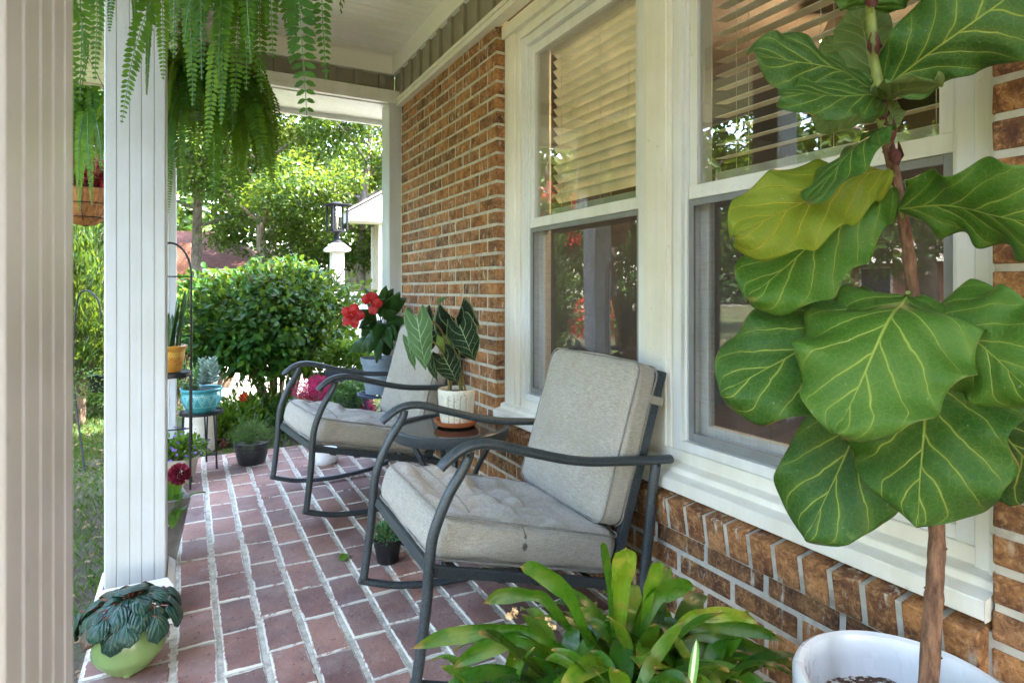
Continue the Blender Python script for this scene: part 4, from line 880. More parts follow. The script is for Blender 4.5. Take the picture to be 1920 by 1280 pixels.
# ================================================================== bromeliad clump
def strapleaf(mb, p, az, el, L, half, tint, seed, grav=1.6, tab=STRAP, cup=.25, nu=12, nv=4, wob=.05):
    pts = [Vector(p)]; d = Vector((math.cos(az) * math.cos(el), math.sin(az) * math.cos(el), math.sin(el))); n = 6; g_ = grav / n
    for i in range(n):
        pts.append(pts[-1] + d * L / n); d = (d + Vector((0, 0, -1)) * g_ * (i + 1) / n * 1.1 + Vector((rnd.uniform(-1, 1), rnd.uniform(-1, 1), 0)) * wob).normalized()
    W = Vector((-math.sin(az), math.cos(az), 0)); bigleaf(mb, pts, W, half, tab, nu, nv, cup, .06, 2, tint, .03, 0, rnd.uniform(-.5, .5), seed)
    return pts
def bromeliad():
    c = Vector((.80, .88, .0015)); t = thing('potted_bromeliad', 'wide clump of glossy green strap leaves with yellowing tips beside the near rocker', 'potted plant', c)
    mb = MB(); mb.lathe([(.0001, 0), (.095, 0), (.10, .01), (.125, .185), (.135, .188), (.137, .21), (.13, .212), (.122, .19), (.115, .12)], n=48); mb.build('pot', plain('terracotta_pot', (.36, .13, .06), .75, .15, 20), t, False, 40)
    mb = MB(); mb.lathe([(.0001, .185), (.12, .18)], n=24); mb.build('soil', M['soil'], t, False)
    mb = MB(); k = 0
    cores = [(px(1195, 1262, 1.19), 36, 1.05), (px(1060, 1285, 1.20), 26, .95), (px(1320, 1290, 1.13), 26, .84), (px(1170, 1330, 1.06), 20, .85), (px(945, 1330, 1.15), 14, .8), (px(1250, 1250, 1.22), 18, .9)]
    for ci, (cc, n, sc) in enumerate(cores):
        for i in range(n):
            u = (i + .5) / n; az = i * 2.4 + ci + rnd.uniform(-.25, .25); el = R(80 - 70 * u ** .75 + rnd.uniform(-9, 9)); L = (.14 + .12 * math.sin(u * 2.6)) * sc * rnd.uniform(.8, 1.2)
            tint = min(1, max(0, rnd.gauss(.48, .27)))
            strapleaf(mb, cc + Vector((math.cos(az), math.sin(az), 0)) * .012 + Vector((0, 0, -.02)), az, el, L, rnd.uniform(.017, .027) * sc, tint, k, rnd.uniform(1.6, 3.6), cup=-rnd.uniform(.05, .4), wob=.09); k += 1
    for (bx, by, tx, ty, hp, ti) in ((1080, 1230, 770, 1215, 16, .45), (1070, 1180, 905, 1130, 0, .4), (1110, 1210, 975, 1060, 18, .55), (1160, 1200, 1175, 1025, 22, .97), (1150, 1200, 1128, 1015, 8, .4), (1190, 1200, 1305, 1100, 20, .45), (1220, 1230, 1470, 1200, 14, .3), (1215, 1230, 1495, 1250, 12, .2), (1205, 1210, 1240, 1050, 13, .8), (1040, 1240, 850, 1250, 18, .5), (1235, 1220, 1420, 1165, 15, .96)):
        if hp == 0: hp = 15
        B, T = px(bx, by, 1.2), px(tx, ty, 1.17); m = B.lerp(T, .5) + Vector((0, 0, .045)); W = (T - B).normalized().cross(FWD); bigleaf(mb, [B, B.lerp(m, .6) + Vector((0, 0, .02)), m, m.lerp(T, .6) + Vector((0, 0, .008)), T], W + Vector((.2, .2, .2)), hp / F * 1.2, STRAP, 16, 4, -.22, .15, 2, ti, .05, 0, .5, k); k += 1
    o = mb.build('foliage', M['brom'], t, True, 180); so_ = o.modifiers.new('sub', 'SUBSURF'); so_.levels = 1; so_.render_levels = 1
    mb = MB(); B, T = px(1290, 1330, 1.0), px(1306, 1195, 1.0); bigleaf(mb, [B, B.lerp(T, .5), T], RIGHT, .008, STRAP, 14, 4, .3, 0, 1, 1, 0, 0, 0, 1)
    g = NG('striped_blade'); sp = g.n('SeparateXYZ'); g.set(sp.inputs[0], g.uvc()); v = g.math('ABSOLUTE', g.math('SUBTRACT', sp.outputs[1], .5)); g.col(g.mix(g.rng(v, .15, .22), (.62, .68, .5), (.12, .3, .06))); g.r(.4); mb.build('blade', g.mat, t, True, 180)
    for (x, y, s) in ((960, 1150, 14), (1035, 1172, 10), (1028, 1160, 7)):
        mb = MB(); p = px(x, y, 1.12)
        for q in range(5): bigleaf(mb, [p, p + Vector((rnd.uniform(-1, 1), rnd.uniform(-1, 1), rnd.uniform(-1, .6))).normalized() * s / F * 1.1], UP + RIGHT * rnd.uniform(-1, 1), s / F * .55, ROUND, 6, 4, .4, .3, 2, 0, .15, 0, .8, q)
        mb.build('dry_bract', M['dry'], t, True, 180)
bromeliad()

# ================================================================== peperomia in the green pot
def pot_obj(t, prof_, mat, n=48, name='pot', fn=None, smooth=40):
    mb = MB(); mb.lathe(prof_, n=n, fn=fn); return mb.build(name, mat, t, False, smooth)
def soil_disc(t, r, z, mat=None):
    mb = MB(); mb.lathe([(.0001, z + .004), (r * .6, z + .003), (r, z)], n=24); return mb.build('soil', mat or M['soil'], t, False, 60)
def peperomia():
    c = px(243, 1250, 1128 * 1.05 / (1250 - 543)); c.z = .0025; t = thing('potted_peperomia', 'dark rippled leaf peperomia in a squat light green pot at the column foot', 'potted plant', c)
    g = NG('celadon_glaze'); g.col(g.mix(g.rng(g.noise(6, 4, .6, g.obj()), .3, .7), (.13, .20, .075), (.19, .27, .10))); g.r(.28)
    pot_obj(t, [(.0001, .0), (.048, .0), (.052, .004), (.082, .038), (.090, .055), (.088, .085), (.078, .118), (.070, .128), (.064, .126), (.062, .105)], g.mat, 64, smooth=65); soil_disc(t, .064, .108)
    for a in (30, 150, 270):
        mb = MB(); mb.lathe([(.0001, -.006), (.012, -.006), (.016, .004), (.0001, .012)], (math.cos(R(a)) * .045, math.sin(R(a)) * .045, .006), 12); mb.build('foot', g.mat, t, False, 50)
    mb = MB(); st = MB(); k = 0; hub = c + Vector((0, 0, .142))
    for i in range(52):
        u = (i + .2) / 52; th_ = math.acos(1 - u * 1.02); az = i * 2.39996 + rnd.uniform(-.25, .25); r_ = .112 * rnd.uniform(.86, 1.16)
        out = Vector((math.cos(az), math.sin(az), 0)); rad = (out * math.sin(th_) + UP * math.cos(th_)).normalized(); p = hub + Vector((rad.x, rad.y, rad.z * .72)) * r_ + Vector((0, 0, -.02))
        tan = (out * math.cos(th_) - UP * math.sin(th_)).normalized(); dn = (tan + rad * rnd.uniform(.0, .35) + Vector((rnd.uniform(-.2, .2), rnd.uniform(-.2, .2), 0))).normalized(); L = rnd.uniform(.052, .074); s = p - dn * L * .45
        nrm = (rad + Vector((rnd.uniform(-.3, .3), rnd.uniform(-.3, .3), .25))).normalized(); W = dn.cross(nrm).normalized(); n2 = W.cross(dn)
        bigleaf(mb, [s, s + dn * L * .35 + rad * .006, s + dn * L * .7 + rad * .004, s + dn * L - rad * .006], -W, L * .40, ROUND, 14, 10, .22, .05, 2, (1 if rnd.random() < .06 else rnd.uniform(0, .78)), .015, .15, 0, i)
        st.tube(smoothpath([hub + Vector((0, 0, -.04)), hub.lerp(s, .5) + Vector((0, 0, .008)), s], 4), .0018, 5)
    o = mb.build('foliage', M['pep'], t, True, 180); st.build('stem', plain('red_stem', (.20, .05, .03), .5), t, True, 60)
    so_ = o.modifiers.new('sub', 'SUBSURF'); so_.levels = 1; so_.render_levels = 1
peperomia()

# ================================================================== small pots on the patio
def leafy(t, c, n, rad, size, mat, name='foliage', asp=.5, h=.8, up=.6, base=0., tintm=.5):
    d = unit(n); d[:, 2] = np.abs(d[:, 2]) * h; P = np.array(c) + d * rad * (rng.random(n)[:, None] ** .5) * np.array([1, 1, 1]); P[:, 2] += base
    D = d + unit(n) * .5 + np.array([0, 0, .1]); N = d * .4 + unit(n) * .5 + np.array([0, 0, up]); L = size * rng.uniform(.7, 1.3, n)
    return leafcloud(name, P, D, N, L, L * asp, tintm + rng.normal(0, .25, n), mat, t)
def stems(t, c, n, rad, h, mat, r=.0018, name='stem'):
    mb = MB()
    for i in range(n):
        a = rnd.uniform(0, 6.28); q = rad * rnd.uniform(.2, 1); c_ = Vector(c); mb.tube(smoothpath([c_, c_ + Vector((math.cos(a) * q * .4, math.sin(a) * q * .4, h * .5)), c_ + Vector((math.cos(a) * q, math.sin(a) * q, h))], 4), r, 5)
    return mb.build(name, mat, t, True, 60)
GS = plain('green_stem', (.08, .16, .04), .5, .3, 30)

def metal_planter():
    c = Vector((-.13, 2.66, .0015)); t = thing('metal_planter', 'square flared grey metal planter with crossed ribs holding a wine red flower beside the column', 'planter', c)
    g = NG('galvanised_metal'); o = g.obj(); g.col(g.mix(g.rng(g.noise(9, 6, .7, o), .3, .7), (.10, .09, .08), (.25, .235, .22))); g.r(.5); g.b.inputs['Metallic'].default_value = .4
    mb = MB(); b0, b1, h = .066, .112, .265; rot = R(10)
    def sq(r_, z): return [Vector((math.cos(rot + R(45 + 90 * k)) * r_ * 1.414, math.sin(rot + R(45 + 90 * k)) * r_ * 1.414, z)) for k in range(4)]
    rings = [sq(b0, 0), sq(b1, h), sq(b1 - .004, h), sq(b1 - .03, h - .05)]; b = 0
    for r_ in rings: mb.v += [tuple(v) for v in r_]
    for i in range(3):
        for k in range(4): mb.face([i * 4 + k, i * 4 + (k + 1) % 4, i * 4 + 4 + (k + 1) % 4, i * 4 + 4 + k])
    mb.face([3, 2, 1, 0]); mb.build('pot', g.mat, t, False)
    mb = MB(); lo, hi = sq(b0 + .002, .004), sq(b1 + .002, h)
    for k in range(4):
        A, B_, C_, D_ = lo[k], lo[(k + 1) % 4], hi[(k + 1) % 4], hi[k]
        mb.tube([A, D_], .004, 6); mb.tube([D_, C_], .005, 6); mb.tube([A, B_], .004, 6); m1, m2 = A.lerp(D_, .12), B_.lerp(C_, .12)
        mb.tube([A.lerp(D_, .1), C_.lerp(B_, .08)], .003, 6); mb.tube([B_.lerp(C_, .1), D_.lerp(A, .08)], .003, 6)
    mb.build('rib', g.mat, t, False, 50)
    mb = MB(); q = sq(b1 - .03, h - .05); mb.v += [tuple(v) for v in q]; mb.face([0, 1, 2, 3]); mb.build('soil', M['soil'], t, False)
    mb = MB(); hub = c + Vector((0, 0, h - .05)); k = 0
    for (bx, by, tx, ty, hp) in ((318, 985, 352, 948, 9), (312, 960, 322, 902, 11), (325, 950, 345, 925, 8), (315, 975, 300, 930, 12), (322, 990, 336, 950, 9), (300, 990, 285, 940, 12), (330, 940, 340, 905, 6)):
        B, T = px(bx, by, 2.24), px(tx, ty, 2.22); bigleaf(mb, [B, B.lerp(T, .5) + Vector((0, 0, .02)), T], RIGHT + UP * .4, hp / F * 2.2, OVATE, 12, 6, .15, .1, 2, rnd.random(), .02, 0, .3, k); k += 1
    for i in range(26): strapleaf(mb, hub + Vector((rnd.uniform(-.06, .06), rnd.uniform(-.06, .06), 0)), rnd.uniform(0, 6.28), R(rnd.uniform(30, 80)), rnd.uniform(.10, .17), .02, rnd.random(), i, 1.8, OVATE)
    mb.build('foliage', M['bright'], t, True, 180)
    p = px(336, 888, 2.22); stems_ = MB(); stems_.tube(smoothpath([hub, hub.lerp(p, .6) + Vector((-.02, 0, .02)), p], 5), .003, 6); stems_.build('stem', GS, t, True, 60)
    n = 260; d = unit(n); P = np.array(p) + d * .022; leafcloud('flower', P, d + unit(n) * .5, unit(n), .020, .016, .5 + .3 * d[:, 2], M['wine'], t)
metal_planter()

def violet_pot():
    c = px(338, 905, 1128 * 1.05 / (905 - 543)); c.z = .0015; t = thing('potted_torenia', 'bushy green plant with small violet flowers in a beige pot beyond the metal planter', 'potted plant', c)
    pot_obj(t, [(.0001, 0), (.062, 0), (.066, .008), (.088, .125), (.093, .127), (.094, .142), (.088, .143), (.082, .12)], plain('beige_pot', (.36, .31, .25), .6, .1, 10)); soil_disc(t, .084, .12)
    leafy(t, c + Vector((0, 0, .15)), 520, .135, .032, M['bright'], asp=.55); stems(t, c + Vector((0, 0, .12)), 18, .1, .12, GS)
    n = 40; d = unit(n); d[:, 2] = np.abs(d[:, 2]); P = np.array(c + Vector((0, 0, .16))) + d * .14; leafcloud('flower', P, unit(n), d, .016, .016, rng.random(n), M['violet'], t)
violet_pot()

def bowl_stand():
    c = px(378, 876, 1128 * 1.05 / (876 - 543)); c.z = 0; t = thing('plant_stand', 'black metal three legged stand carrying the turquoise bowl near the patio edge', 'stand', c); bk = M['black']; h = .325
    mb = MB(); mb.lathe([(.0001, h), (.108, h), (.112, h + .012), (.116, h + .012), (.115, h - .006), (.0001, h - .006)], n=48); mb.build('tray', bk, t, False, 40)
    for k in range(3):
        a = R(-45 + 120 * k); mb = MB(); cc, s = math.cos(a), math.sin(a)
        for dl in (-.09, .09): mb.tube([(math.cos(a + dl) * .098, math.sin(a + dl) * .098, h - .005), (cc * .108, s * .108, .05)], .0045, 6)
        mb.tube([(cc * .108, s * .108, .055), (cc * .110, s * .110, .002)], .006, 6); mb.build('leg', bk, t, False, 50)
    mb = MB()
    for z, r_ in ((.085, .106), ):
        for k in range(3):
            a, b_ = R(-45 + 120 * k), R(75 + 120 * k); mb.tube([(math.cos(a) * r_, math.sin(a) * r_, z), (math.cos(b_) * r_, math.sin(b_) * r_, z)], .005, 6)
    mb.build('brace', bk, t, False, 50)
    c2 = c + Vector((0, 0, h + .0015)); t = thing('succulent_bowl', 'round turquoise ceramic bowl of silvery and green succulents on the black stand', 'potted plant', c2)
    g = NG('turquoise_glaze'); uvw = g.obj(); sp = g.n('SeparateXYZ'); g.set(sp.inputs[0], uvw); ang = g.math('ARCTAN2', sp.outputs[1], sp.outputs[0]); z = sp.outputs[2]
    zz = g.rng(z, .045, .105); tri = g.math('ABSOLUTE', g.math('SUBTRACT', g.math('FRACT', g.math('MULTIPLY', ang, 14 / 6.283)), .5)); l1 = g.math('ABSOLUTE', g.math('SUBTRACT', g.math('MULTIPLY', tri, 2), zz)); l2 = g.math('ABSOLUTE', g.math('SUBTRACT', g.math('MULTIPLY', tri, 2), g.math('SUBTRACT', zz, .35)))
    inb = g.math('MULTIPLY', g.math('GREATER_THAN', z, .045), g.math('LESS_THAN', z, .105)); ln = g.math('MULTIPLY', g.math('MAXIMUM', g.rng(l1, .05, .12, 1, 0), g.rng(l2, .05, .12, 1, 0)), inb)
    for zc in (.042, .108): ln = g.math('MAXIMUM', ln, g.rng(g.math('ABSOLUTE', g.math('SUBTRACT', z, zc)), .001, .0025, 1, 0))
    g.col(g.mix(g.math('MULTIPLY', ln, .65), g.mix(g.rng(g.noise(9, 4, .6, uvw), .3, .7), (.045, .24, .29), (.07, .32, .36)), (.30, .58, .58))); g.r(.22); g.bump(ln, -.6, .004)
    pot_obj(t, [(.0001, 0), (.06, 0), (.065, .004), (.092, .035), (.108, .075), (.110, .095), (.106, .118), (.104, .124), (.113, .130), (.115, .140), (.110, .146), (.102, .143), (.098, .12)], g.mat, 72); soil_disc(t, .1, .128)
    mb = MB(); k = 0; top = c2 + Vector((0, 0, .13))
    for q in range(7):
        b_ = top + Vector((rnd.uniform(-.02, .085), rnd.uniform(-.05, .05), 0)); hh = rnd.uniform(.07, .17)
        for i in range(22):
            u = i / 22; az = i * 2.4 + q; p = b_ + Vector((math.cos(q * 1.7) * .03 * u, math.sin(q * 1.7) * .03 * u, hh * (.3 + .7 * u))); dn = Vector((math.cos(az), math.sin(az), .25 + 1.1 * u)).normalized(); W = dn.cross(UP + Vector((.01, 0, 0))).normalized()
            bigleaf(mb, [p, p + dn * .022, p + dn * .044], W, .014, ROUND, 6, 4, .25, 0, 1, rnd.random(), .0, 0, 0, k); k += 1
    mb.build('silver_succulent', M['succ'], t, True, 180)
    mb = MB()
    for q in range(8):
        b_ = top + Vector((rnd.uniform(-.09, -.01), rnd.uniform(-.06, .06), .01))
        for i in range(18): az = i * 2.4 + q; u = i / 18; dn = Vector((math.cos(az), math.sin(az), .1 + 1.4 * u)).normalized(); bigleaf(mb, [b_, b_ + dn * .02, b_ + dn * .04], dn.cross(UP + Vector((.01, 0, 0))), .006, OVATE, 6, 4, .2, 0, 1, rnd.random(), 0, 0, 0, i)
    mb.build('green_succulent', M['succ2'], t, True, 180)
bowl_stand()

def snake_stand():
    c = Vector((-.088, 3.64, 0)); bk = M['black']; t = thing('trellis_stand', 'tall black wire plant stand with arched top in front of the far column', 'stand', c); hs = .615
    mb = MB(); mb.lathe([(.0001, hs), (.095, hs), (.098, hs + .004), (.10, hs + .004), (.10, hs - .022), (.0001, hs - .022)], n=40); mb.build('shelf', bk, t, False, 40)
    mb = MB()
    for (x, y) in ((.095, .06), (-.095, .06), (.095, -.06), (-.095, -.06)):
        if y > 0: continue
        mb.tube([(x, y, 0), (x, y, hs - .01)], .006, 8)
    mb.build('leg', bk, t, False, 50)
    mb = MB(); w_ = .10
    for yy in (.055, .085):
        mb.tube([Vector((-w_, yy, 0)), Vector((-w_, yy, 1.13))] + [Vector((-w_ * math.cos(R(a)), yy, 1.13 + .17 * math.sin(R(a)))) for a in range(10, 171, 10)] + [Vector((w_, yy, 1.13)), Vector((w_, yy, 0))], .0058 if yy < .06 else .004, 8)
    for z in (.30, .80, 1.12): mb.tube([(-w_, .055, z), (w_, .055, z)], .004, 6)
    mb.build('trellis', bk, t, False, 50)
    c2 = c + Vector((-.005, -.005, hs + .006)); t = thing('potted_snake_plant', 'snake plant in a mustard yellow ceramic pot with incised bands on the tall stand', 'potted plant', c2)
    g = NG('mustard_glaze'); o = g.obj(); sp = g.n('SeparateXYZ'); g.set(sp.inputs[0], o); ang = g.math('ARCTAN2', sp.outputs[1], sp.outputs[0]); z = sp.outputs[2]
    tri = g.math('ABSOLUTE', g.math('SUBTRACT', g.math('FRACT', g.math('MULTIPLY', ang, 20 / 6.283)), .5)); zz = g.rng(z, .078, .105); l1 = g.math('MAXIMUM', g.rng(g.math('ABSOLUTE', g.math('SUBTRACT', g.math('MULTIPLY', tri, 2), zz)), .08, .2, 1, 0), g.rng(g.math('ABSOLUTE', g.math('SUBTRACT', g.math('MULTIPLY', tri, 2), g.math('SUBTRACT', 1, zz))), .08, .2, 1, 0))
    l1 = g.math('MULTIPLY', l1, g.math('MULTIPLY', g.math('GREATER_THAN', z, .078), g.math('LESS_THAN', z, .105)))
    fr_ = g.math('MULTIPLY', g.math('MULTIPLY', g.math('GREATER_THAN', z, .035), g.math('LESS_THAN', z, .070)), g.math('GREATER_THAN', g.noise(60, 2, .5, o), .55))
    c_ = g.mix(g.math('MULTIPLY', l1, .7), (.46, .22, .035), (.60, .50, .12)); c_ = g.mix(g.math('MULTIPLY', fr_, .8), c_, (.36, .08, .02)); g.col(c_); g.r(.3)
    pot_obj(t, [(.0001, 0), (.058, 0), (.062, .005), (.072, .06), (.080, .118), (.087, .120), (.090, .134), (.085, .138), (.078, .132), (.074, .11)], g.mat); soil_disc(t, .076, .12)
    mb = MB(); top = c2 + Vector((0, 0, .12))
    for i in range(22):
        a = rnd.uniform(0, 6.28); r0 = rnd.uniform(0, .055); b_ = top + Vector((math.cos(a) * r0, math.sin(a) * r0, 0)); L = rnd.uniform(.14, .26) if i > 5 else rnd.uniform(.27, .33); e = Vector((math.cos(a) * .05, math.sin(a) * .05, 0)); bigleaf(mb, [b_, b_ + UP * L * .5 + e * .3 + Vector((rnd.uniform(-.01, .01), 0, 0)), b_ + UP * L + e], Vector((math.cos(a + 1.3), math.sin(a + 1.3), 0)), rnd.uniform(.008, .016), STRAP, 12, 4, .3, .05, 2, rnd.random(), .01, 0, rnd.uniform(-.8, .8), i)
    mb.build('foliage', M['snake'], t, True, 180)
snake_stand()

def agave_pot():
    c = px(376, 745, 4.25); c = Vector((c.x, c.y, -.08)); t = thing('potted_agave', 'pale green rosette plant in a cream pot behind the turquoise bowl', 'potted plant', c)
    pot_obj(t, [(.0001, 0), (.10, 0), (.105, .3), (.125, .42), (.13, .44), (.12, .44), (.11, .4)], plain('cream_pot', (.6, .55, .45), .6)); soil_disc(t, .115, .42)
    mb = MB()
    for i in range(60):
        u = i / 60; strapleaf(mb, c + Vector((0, 0, .44 + .05 * u)), i * 2.4, R(10 + 70 * u), .13, .014, rnd.uniform(.3, 1), i, .6, OVATE)
    mb.build('foliage', M['succ2'], t, True, 180)
agave_pot()

def barrel_pot():
    c = px(472, 868, 1128 * 1.05 / (868 - 543)); c.z = .0015; t = thing('barrel_pot_plant', 'feathery green plant in a ribbed black barrel pot at the far patio corner', 'potted plant', c)
    g = NG('black_plastic'); sp = g.n('SeparateXYZ'); g.set(sp.inputs[0], g.obj()); g.col((.014, .016, .020)); g.r(.38)
    pot_obj(t, [(.0001, 0), (.072, 0), (.076, .006), (.088, .05), (.089, .052), (.089, .06), (.094, .085), (.097, .087), (.099, .110), (.102, .112), (.103, .132), (.098, .134), (.09, .11)], g.mat, 60, fn=lambda q, z: 1 - .012 * (abs(math.sin(q * 12)) < .2)); soil_disc(t, .092, .115)
    n = 3000; a = rng.uniform(0, 6.28, n); el = rng.uniform(.2, 1.5, n); s = rng.random(n) ** .7; L = .22
    d = np.stack([np.cos(a) * np.cos(el), np.sin(a) * np.cos(el), np.sin(el)], 1); q = np.round(a * 6) / 6
    dq = np.stack([np.cos(q) * np.cos(np.round(el * 5) / 5), np.sin(q) * np.cos(np.round(el * 5) / 5), np.sin(np.round(el * 5) / 5)], 1)
    P = np.array(c + Vector((0, 0, .12))) + dq * (s * L)[:, None] * np.array([.85, .85, .8]) + unit(n) * .012 - np.array([0, 0, .05]) * (s ** 2)[:, None]
    leafcloud('foliage', P, unit(n) + np.array([0, 0, .5]), unit(n), rng.uniform(.012, .026, n), .003, rng.random(n), M['feather'], t); stems(t, c + Vector((0, 0, .11)), 22, .15, .17, GS, .0014)
barrel_pot()

def small_black_pot():
    c = px(727, 1052, 1128 * 1.05 / (1052 - 543)); c.z = .0025; t = thing('seedling_pot', 'small black plastic nursery pot with a low green herb beside the near rocker', 'potted plant', c)
    pot_obj(t, [(.0001, 0), (.040, 0), (.042, .004), (.050, .062), (.053, .063), (.055, .084), (.052, .085), (.048, .07)], M['black']); soil_disc(t, .049, .075)
    leafy(t, c + Vector((0, 0, .085)), 300, .065, .022, M['succ2'], asp=.4, h=1.0); stems(t, c + Vector((0, 0, .07)), 14, .05, .06, GS)
    c = px(610, 862, 1128 * 1.05 / (868 - 543)); c.z = .0015; t = thing('white_bowl', 'plain white ceramic bowl under the seat of the far rocking chair', 'bowl', c)
    pot_obj(t, [(.0001, 0), (.06, 0), (.066, .006), (.082, .04), (.086, .075), (.084, .095), (.078, .096), (.076, .05), (.0001, .03)], plain('white_ceramic', (.75, .76, .78), .3))
    c = px(640, 1050, 1128 * 1.05 / (1050 - 543)); c.z = .005; mb = MB(); bigleaf(mb, [c + Vector((0, -.02, 0)), c + Vector((.01, 0, .008)), c + Vector((.02, .03, .004))], RIGHT, .018, ROUND, 8, 4, .2, .1, 2, .9, .05); mb2 = mb.build('fallen_leaf', M['bright'], None, True, 180)
    setp(mb2, 'single fallen green leaf lying on the patio bricks', 'leaf')
small_black_pot()
# ================================================================== planting behind the far chair
def garden_pots():
    def P(x, d, z=-.075): v = px(x, 543, d); v.z = z; return v
    bp = plain('slate_planter', (.03, .045, .07), .5)
    # magenta plumes
    for (x, d, zz, rad, n, lab) in ((588, 4.3, .35, .17, 2200, 'large magenta plume flower clump in a dark pot behind the seat of the far chair'), (640, 4.55, .30, .12, 900, 'smaller magenta plume flower clump behind the front arm of the far chair'), (688, 4.2, .25, .085, 420, 'lowest magenta plume flower clump beside the back of the far chair')):
        c = P(x, d); t = thing('potted_celosia', lab, 'potted plant', c, 'magenta flower pots behind the far chair'); hp = zz - rad * .6 + .075
        pot_obj(t, [(.0001, 0), (.075, 0), (.08, .01), (.10, hp * .7), (.105, hp * .75), (.095, hp * .75)], bp)
        cc = c + Vector((0, 0, zz + .075 - .02)); nc = 9; cl = unit(nc) * rad * .55; cl[:, 2] = cl[:, 2] * .5; idx = rng.integers(0, nc, n); dd = unit(n); Pp = np.array(cc) + cl[idx] + dd * rad * .42 * np.array([1, 1, .8]) * rng.random(n)[:, None] ** .4
        leafcloud('flower', Pp, dd + unit(n) * .6, unit(n), rng.uniform(.015, .035, n), .005, .5 + rng.normal(0, .25, n), M['magenta'], t)
        leafy(t, cc - Vector((0, 0, rad)), 160, rad, .06, M['dark'], asp=.35)
    # long dark planter with bright leaves, moss mounds
    c = P(655, 4.75); t = thing('trough_planter', 'dark rectangular trough planter of bright lance leaves behind the far chair', 'planter', c); mb = MB()
    a = Vector((CT, -ST, 0)); bvec = Vector((ST, CT, 0)); mb.obox((0, 0, .35), a * .16, bvec * .09, (0, 0, .14)); mb.obox((0, 0, .49), a * .172, bvec * .10, (0, 0, .012)); mb.obox((0, 0, .105), a * .13, bvec * .07, (0, 0, .105)); mb.build('box', bp, t, False, bevel=.004)
    n = 900; q = rng.random((n, 2)) * 2 - 1; hh = rng.random(n); Pp = np.array(c + Vector((0, 0, .50))) + np.outer(q[:, 0] * .19, a) + np.outer(q[:, 1] * .12, bvec) + np.outer(hh * .22 * (1 - .5 * q[:, 0] ** 2), [0, 0, 1]); D = np.stack([rng.normal(size=n) * .6, rng.normal(size=n) * .6, .5 + rng.random(n) * .7 - .4 * hh], 1)
    leafcloud('foliage', Pp, D, unit(n) + np.array([0, 0, .6]), rng.uniform(.05, .085, n), .024, .6 + rng.normal(0, .25, n), M['bright'], t, droop=.25)
    mb = MB()
    for i in range(16): b_ = c + Vector((0, 0, .5)) + a * rnd.uniform(-.14, .14); mb.tube([b_, b_ + Vector((rnd.uniform(-.05, .05), rnd.uniform(-.05, .05), .2))], .003, 5)
    mb.build('stem', GS, t, True, 60)
    for (x, d, z0, rad, lab) in ((660, 4.25, .40, .125, 'larger mound of tight mossy foliage trailing over its pot behind the far armrest'), (600, 4.8, .43, .075, 'smaller mound of mossy foliage at the left end of the trough planter')):
        c = P(x, d); t = thing('mossy_pot_plant', lab, 'potted plant', c, 'mossy mounds behind the far chair'); top = z0 + .075
        pot_obj(t, [(.0001, 0), (rad * .7, 0), (rad * .75, .02), (rad * .9, top - .09), (rad * .85, top - .09)], bp)
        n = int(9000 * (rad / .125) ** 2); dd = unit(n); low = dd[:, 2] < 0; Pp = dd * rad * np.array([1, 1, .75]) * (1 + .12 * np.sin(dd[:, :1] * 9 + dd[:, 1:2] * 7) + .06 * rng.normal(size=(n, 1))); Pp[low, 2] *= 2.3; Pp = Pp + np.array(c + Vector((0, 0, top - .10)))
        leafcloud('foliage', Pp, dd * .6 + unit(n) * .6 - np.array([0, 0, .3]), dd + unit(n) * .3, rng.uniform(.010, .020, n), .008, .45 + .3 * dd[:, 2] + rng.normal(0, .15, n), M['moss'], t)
    # blue openwork stand with grey pot and red flowers
    c = P(712, 3.84, .0015); t = thing('openwork_stand', 'dark blue openwork metal plant stand beside the end post', 'stand', c); m = plain('blue_enamel', (.015, .03, .09), .35); mb = MB(); h = .39
    mb.lathe([(.13, h - .012), (.142, h - .012), (.142, h), (.13, h), (.13, h - .012)], n=40)
    for k in range(12): a_ = R(30 * k); mb.tube(smoothpath([(math.cos(a_) * .03, math.sin(a_) * .03, h - .005), (math.cos(a_ + .3) * .08, math.sin(a_ + .3) * .08, h - .005), (math.cos(a_) * .135, math.sin(a_) * .135, h - .005)], 4), .006, 6)
    mb.build('top', m, t, False, 40)
    for k in range(3): a_ = R(120 * k + 20); mb = MB(); mb.tube(smoothpath([(math.cos(a_) * .12, math.sin(a_) * .12, h - .01), (math.cos(a_) * .07, math.sin(a_) * .07, .2), (math.cos(a_) * .13, math.sin(a_) * .13, .0)], 5), .006, 6); mb.build('leg', m, t, False, 50)
    c2 = c + Vector((0, 0, h + .001)); t = thing('potted_hibiscus', 'glossy dark hibiscus with two red blooms in a blue grey pot', 'potted plant', c2)
    pot_obj(t, [(.0001, 0), (.085, 0), (.088, .01), (.108, .185), (.116, .187), (.122, .225), (.116, .226), (.104, .20)], plain('blue_grey_pot', (.20, .26, .32), .5, .1, 10)); soil_disc(t, .108, .2)
